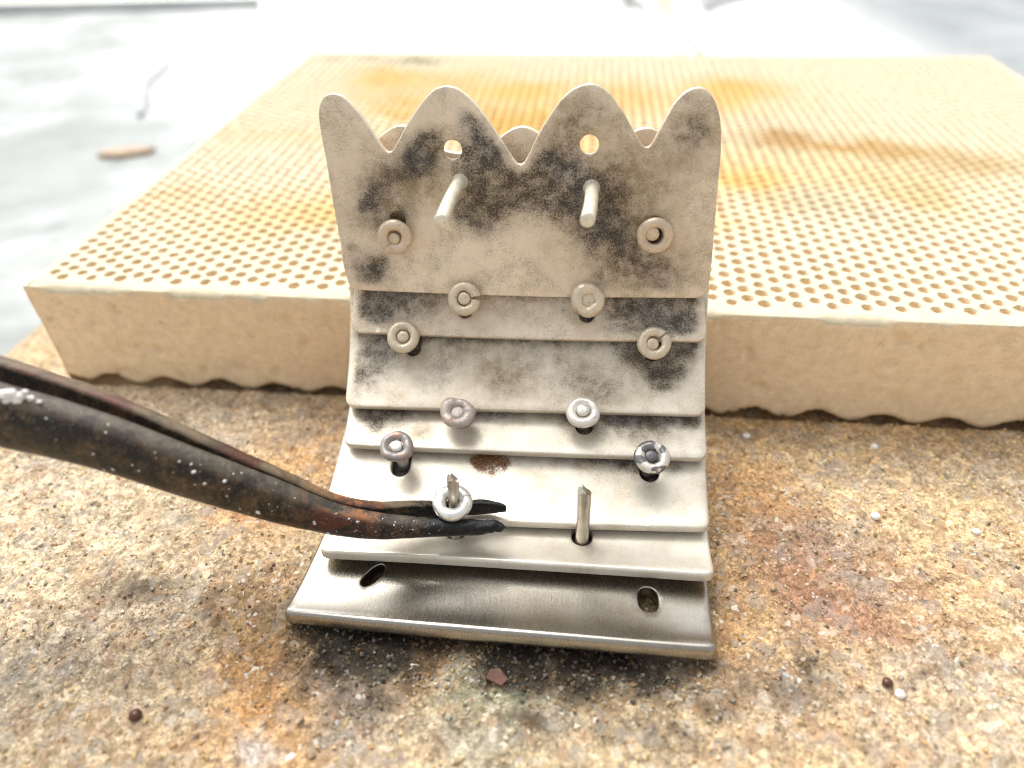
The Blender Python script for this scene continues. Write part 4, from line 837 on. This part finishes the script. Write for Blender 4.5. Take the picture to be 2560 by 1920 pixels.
# ================================================================= TWEEZERS
tw = empty('tweezers', (-3.6, 3.8, 1.2)); tag(tw, 'burnt black and rusty steel tweezers holding a loose ring', 'tweezers')
KP = [  # centre line of the near arm from tip to handle: x, y, z, half height, half bulge, gap to the other arm
 (-.085, 3.99, .50, .022, .026, .20), (-.15, 3.992, .50, .05, .055, .20), (-.281, 3.99, .495, .070, .082, .195), (-.527, 3.985, .505, .075, .095, .165), (-.895, 3.945, .565, .096, .12, .105), (-1.172, 3.892, .652, .12, .135, .035), (-1.537, 3.858, .801, .145, .15, .006), (-2.041, 3.843, 1.09, .198, .18, .02), (-2.505, 3.821, 1.392, .22, .19, .06), (-3.1, 3.83, 1.748, .24, .20, .11), (-3.669, 3.84, 1.99, .257, .21, .155), (-4.3, 3.85, 2.235, .262, .215, .20), (-5.6, 3.88, 2.69, .27, .22, .27)]
KPa = np.array(KP)
def crs(P, n):
    P = np.vstack([2*P[0]-P[1], P, 2*P[-1]-P[-2]]); out_ = []
    for i in range(1, len(P)-2):
        for t in np.linspace(0, 1, n, endpoint=False):
            p0, p1, p2, p3 = P[i-1:i+3]; out_.append(.5*((2*p1)+(-p0+p2)*t+(2*p0-5*p1+4*p2-p3)*t*t+(-p0+3*p1-3*p2+p3)*t**3))
    out_.append(P[-2]); return np.array(out_)
K2 = crs(KPa, 9)
def arm(far):
    V, US = [], []; L = 0; m1, m2 = 18, 7
    for i, q in enumerate(K2):
        c = q[:3]; t = K2[min(i+1, len(K2)-1), :3]-K2[max(i-1, 0), :3]; t = t/np.linalg.norm(t)
        Nn = np.array([0, -1, 0.12]); Nn = Nn-t*(Nn@t); Nn /= np.linalg.norm(Nn); Vv = np.cross(Nn, t); Vv = Vv*np.sign(Vv[2])
        if i: L += np.linalg.norm(q[:3]-K2[i-1, :3])
        hv, hb, g = q[3:6]
        if far: base = c-Nn*(hb*.5+g); sg = -1
        else: base = c-Nn*hb*.5; sg = 1
        tipn = math.exp(-L/.25)
        for k in range(m1):
            a_ = math.pi*k/(m1-1); f = math.copysign(abs(math.cos(a_))**.85, math.cos(a_)); b_ = abs(math.sin(a_))**.8
            V.append(base+Vv*hv*f+Nn*sg*(hb*b_*1.05+.012)); US.append((L, k/(m1-1), 2.0*far))
        for k in range(m2):
            f = -1+2*(k+.5)/m2; V.append(base+Vv*hv*f*.96); US.append((L, .5, 2.0*far))
    V = np.array(V); n = m1+m2
    bmp = (fbm(V[:, 0]*6, V[:, 1]*6, V[:, 2]*6, seed=7, oct=3)-.5)*.012
    tipx = np.exp(-np.array(US)[:, 0]/.22); bmp = bmp+(fbm(V[:, 0]*16, V[:, 1]*16, V[:, 2]*16, seed=8+far, oct=3)-.5)*(.085 if not far else .03)*tipx
    ctr = np.repeat(K2[:, :3], n, 0); dd = V-ctr; dd /= np.linalg.norm(dd, axis=1, keepdims=True)+1e-9; V = V+dd*bmp[:, None]
    F = grid_faces(len(K2), n, True); F.append(tuple(range(n-1, -1, -1))); F.append(tuple(range((len(K2)-1)*n, len(K2)*n)))
    o = mesh_obj('arm', V, F, M['steel'], tw, attrs={'us': np.array(US)})
    bm = bmesh.new(); bm.from_mesh(o.data); bmesh.ops.recalc_face_normals(bm, faces=bm.faces); bm.to_mesh(o.data); bm.free()
    return o, V.reshape(len(K2), n, 3)
near, NV = arm(0); near['label'] = 'nearer arm with rounded black outer face'
far, FV = arm(1); far['label'] = 'further arm showing only its rusty upper edge'
# dried flux spattered on the near arm
sp = MB()
def spat(i, k, r, h=.35):
    fi, fk = rng.random(), rng.random(); p = NV[i, k]+(NV[i+1, k]-NV[i, k])*fi+(NV[i, k+1]-NV[i, k])*fk; c = K2[i, :3]; n_ = p-c; n_ = n_/np.linalg.norm(n_)
    q = Vector(n_).to_track_quat('Z', 'Y').to_matrix(); q = np.array(q)
    P = (JV*np.array([r, r*rng.uniform(.5, .9), r*h]))@q.T+p; sp.add(P, JF)
for _ in range(150):
    i = rng.choice(range(30, len(K2)-8)); k = rng.randrange(1, 14); spat(i, k, .003+.010*rng.random()**4)
for i, k, r in ((62, 9, .03), (64, 9, .012), (46, 14, .03), (43, 15, .018), (40, 15, .012), (55, 8, .018), (56, 7, .015), (53, 10, .02), (71, 5, .022), (70, 6, .016), (68, 4, .02), (72, 3, .016), (78, 9, .02), (79, 10, .016), (80, 8, .012)): spat(i, k, r)
o = mesh_obj('flux_spatter', sp.V, sp.F, M['bead_white'], tw); o['kind'] = 'stuff'
cr_ = MB(); cp = NV[len(K2)-20, 2]
for k in range(26):
    q_ = rng.gauss(0, .5); c = cp+np.array([q_*.13, rng.gauss(0, .012), -q_*.055+rng.gauss(0, .018)]); rr = rng.uniform(.018, .042)*(1.15-.5*min(1, abs(q_)))
    cr_.add(JV*np.array([rr*1.4, rr, rr*.8])*(1+.5*(fbm(JV[:, 0]*3+k, JV[:, 1]*3, JV[:, 2]*3, seed=44, oct=2)-.5)[:, None])+c, JF)
mesh_obj('flux_crust', cr_.V, cr_.F, M['bead_white'], tw)
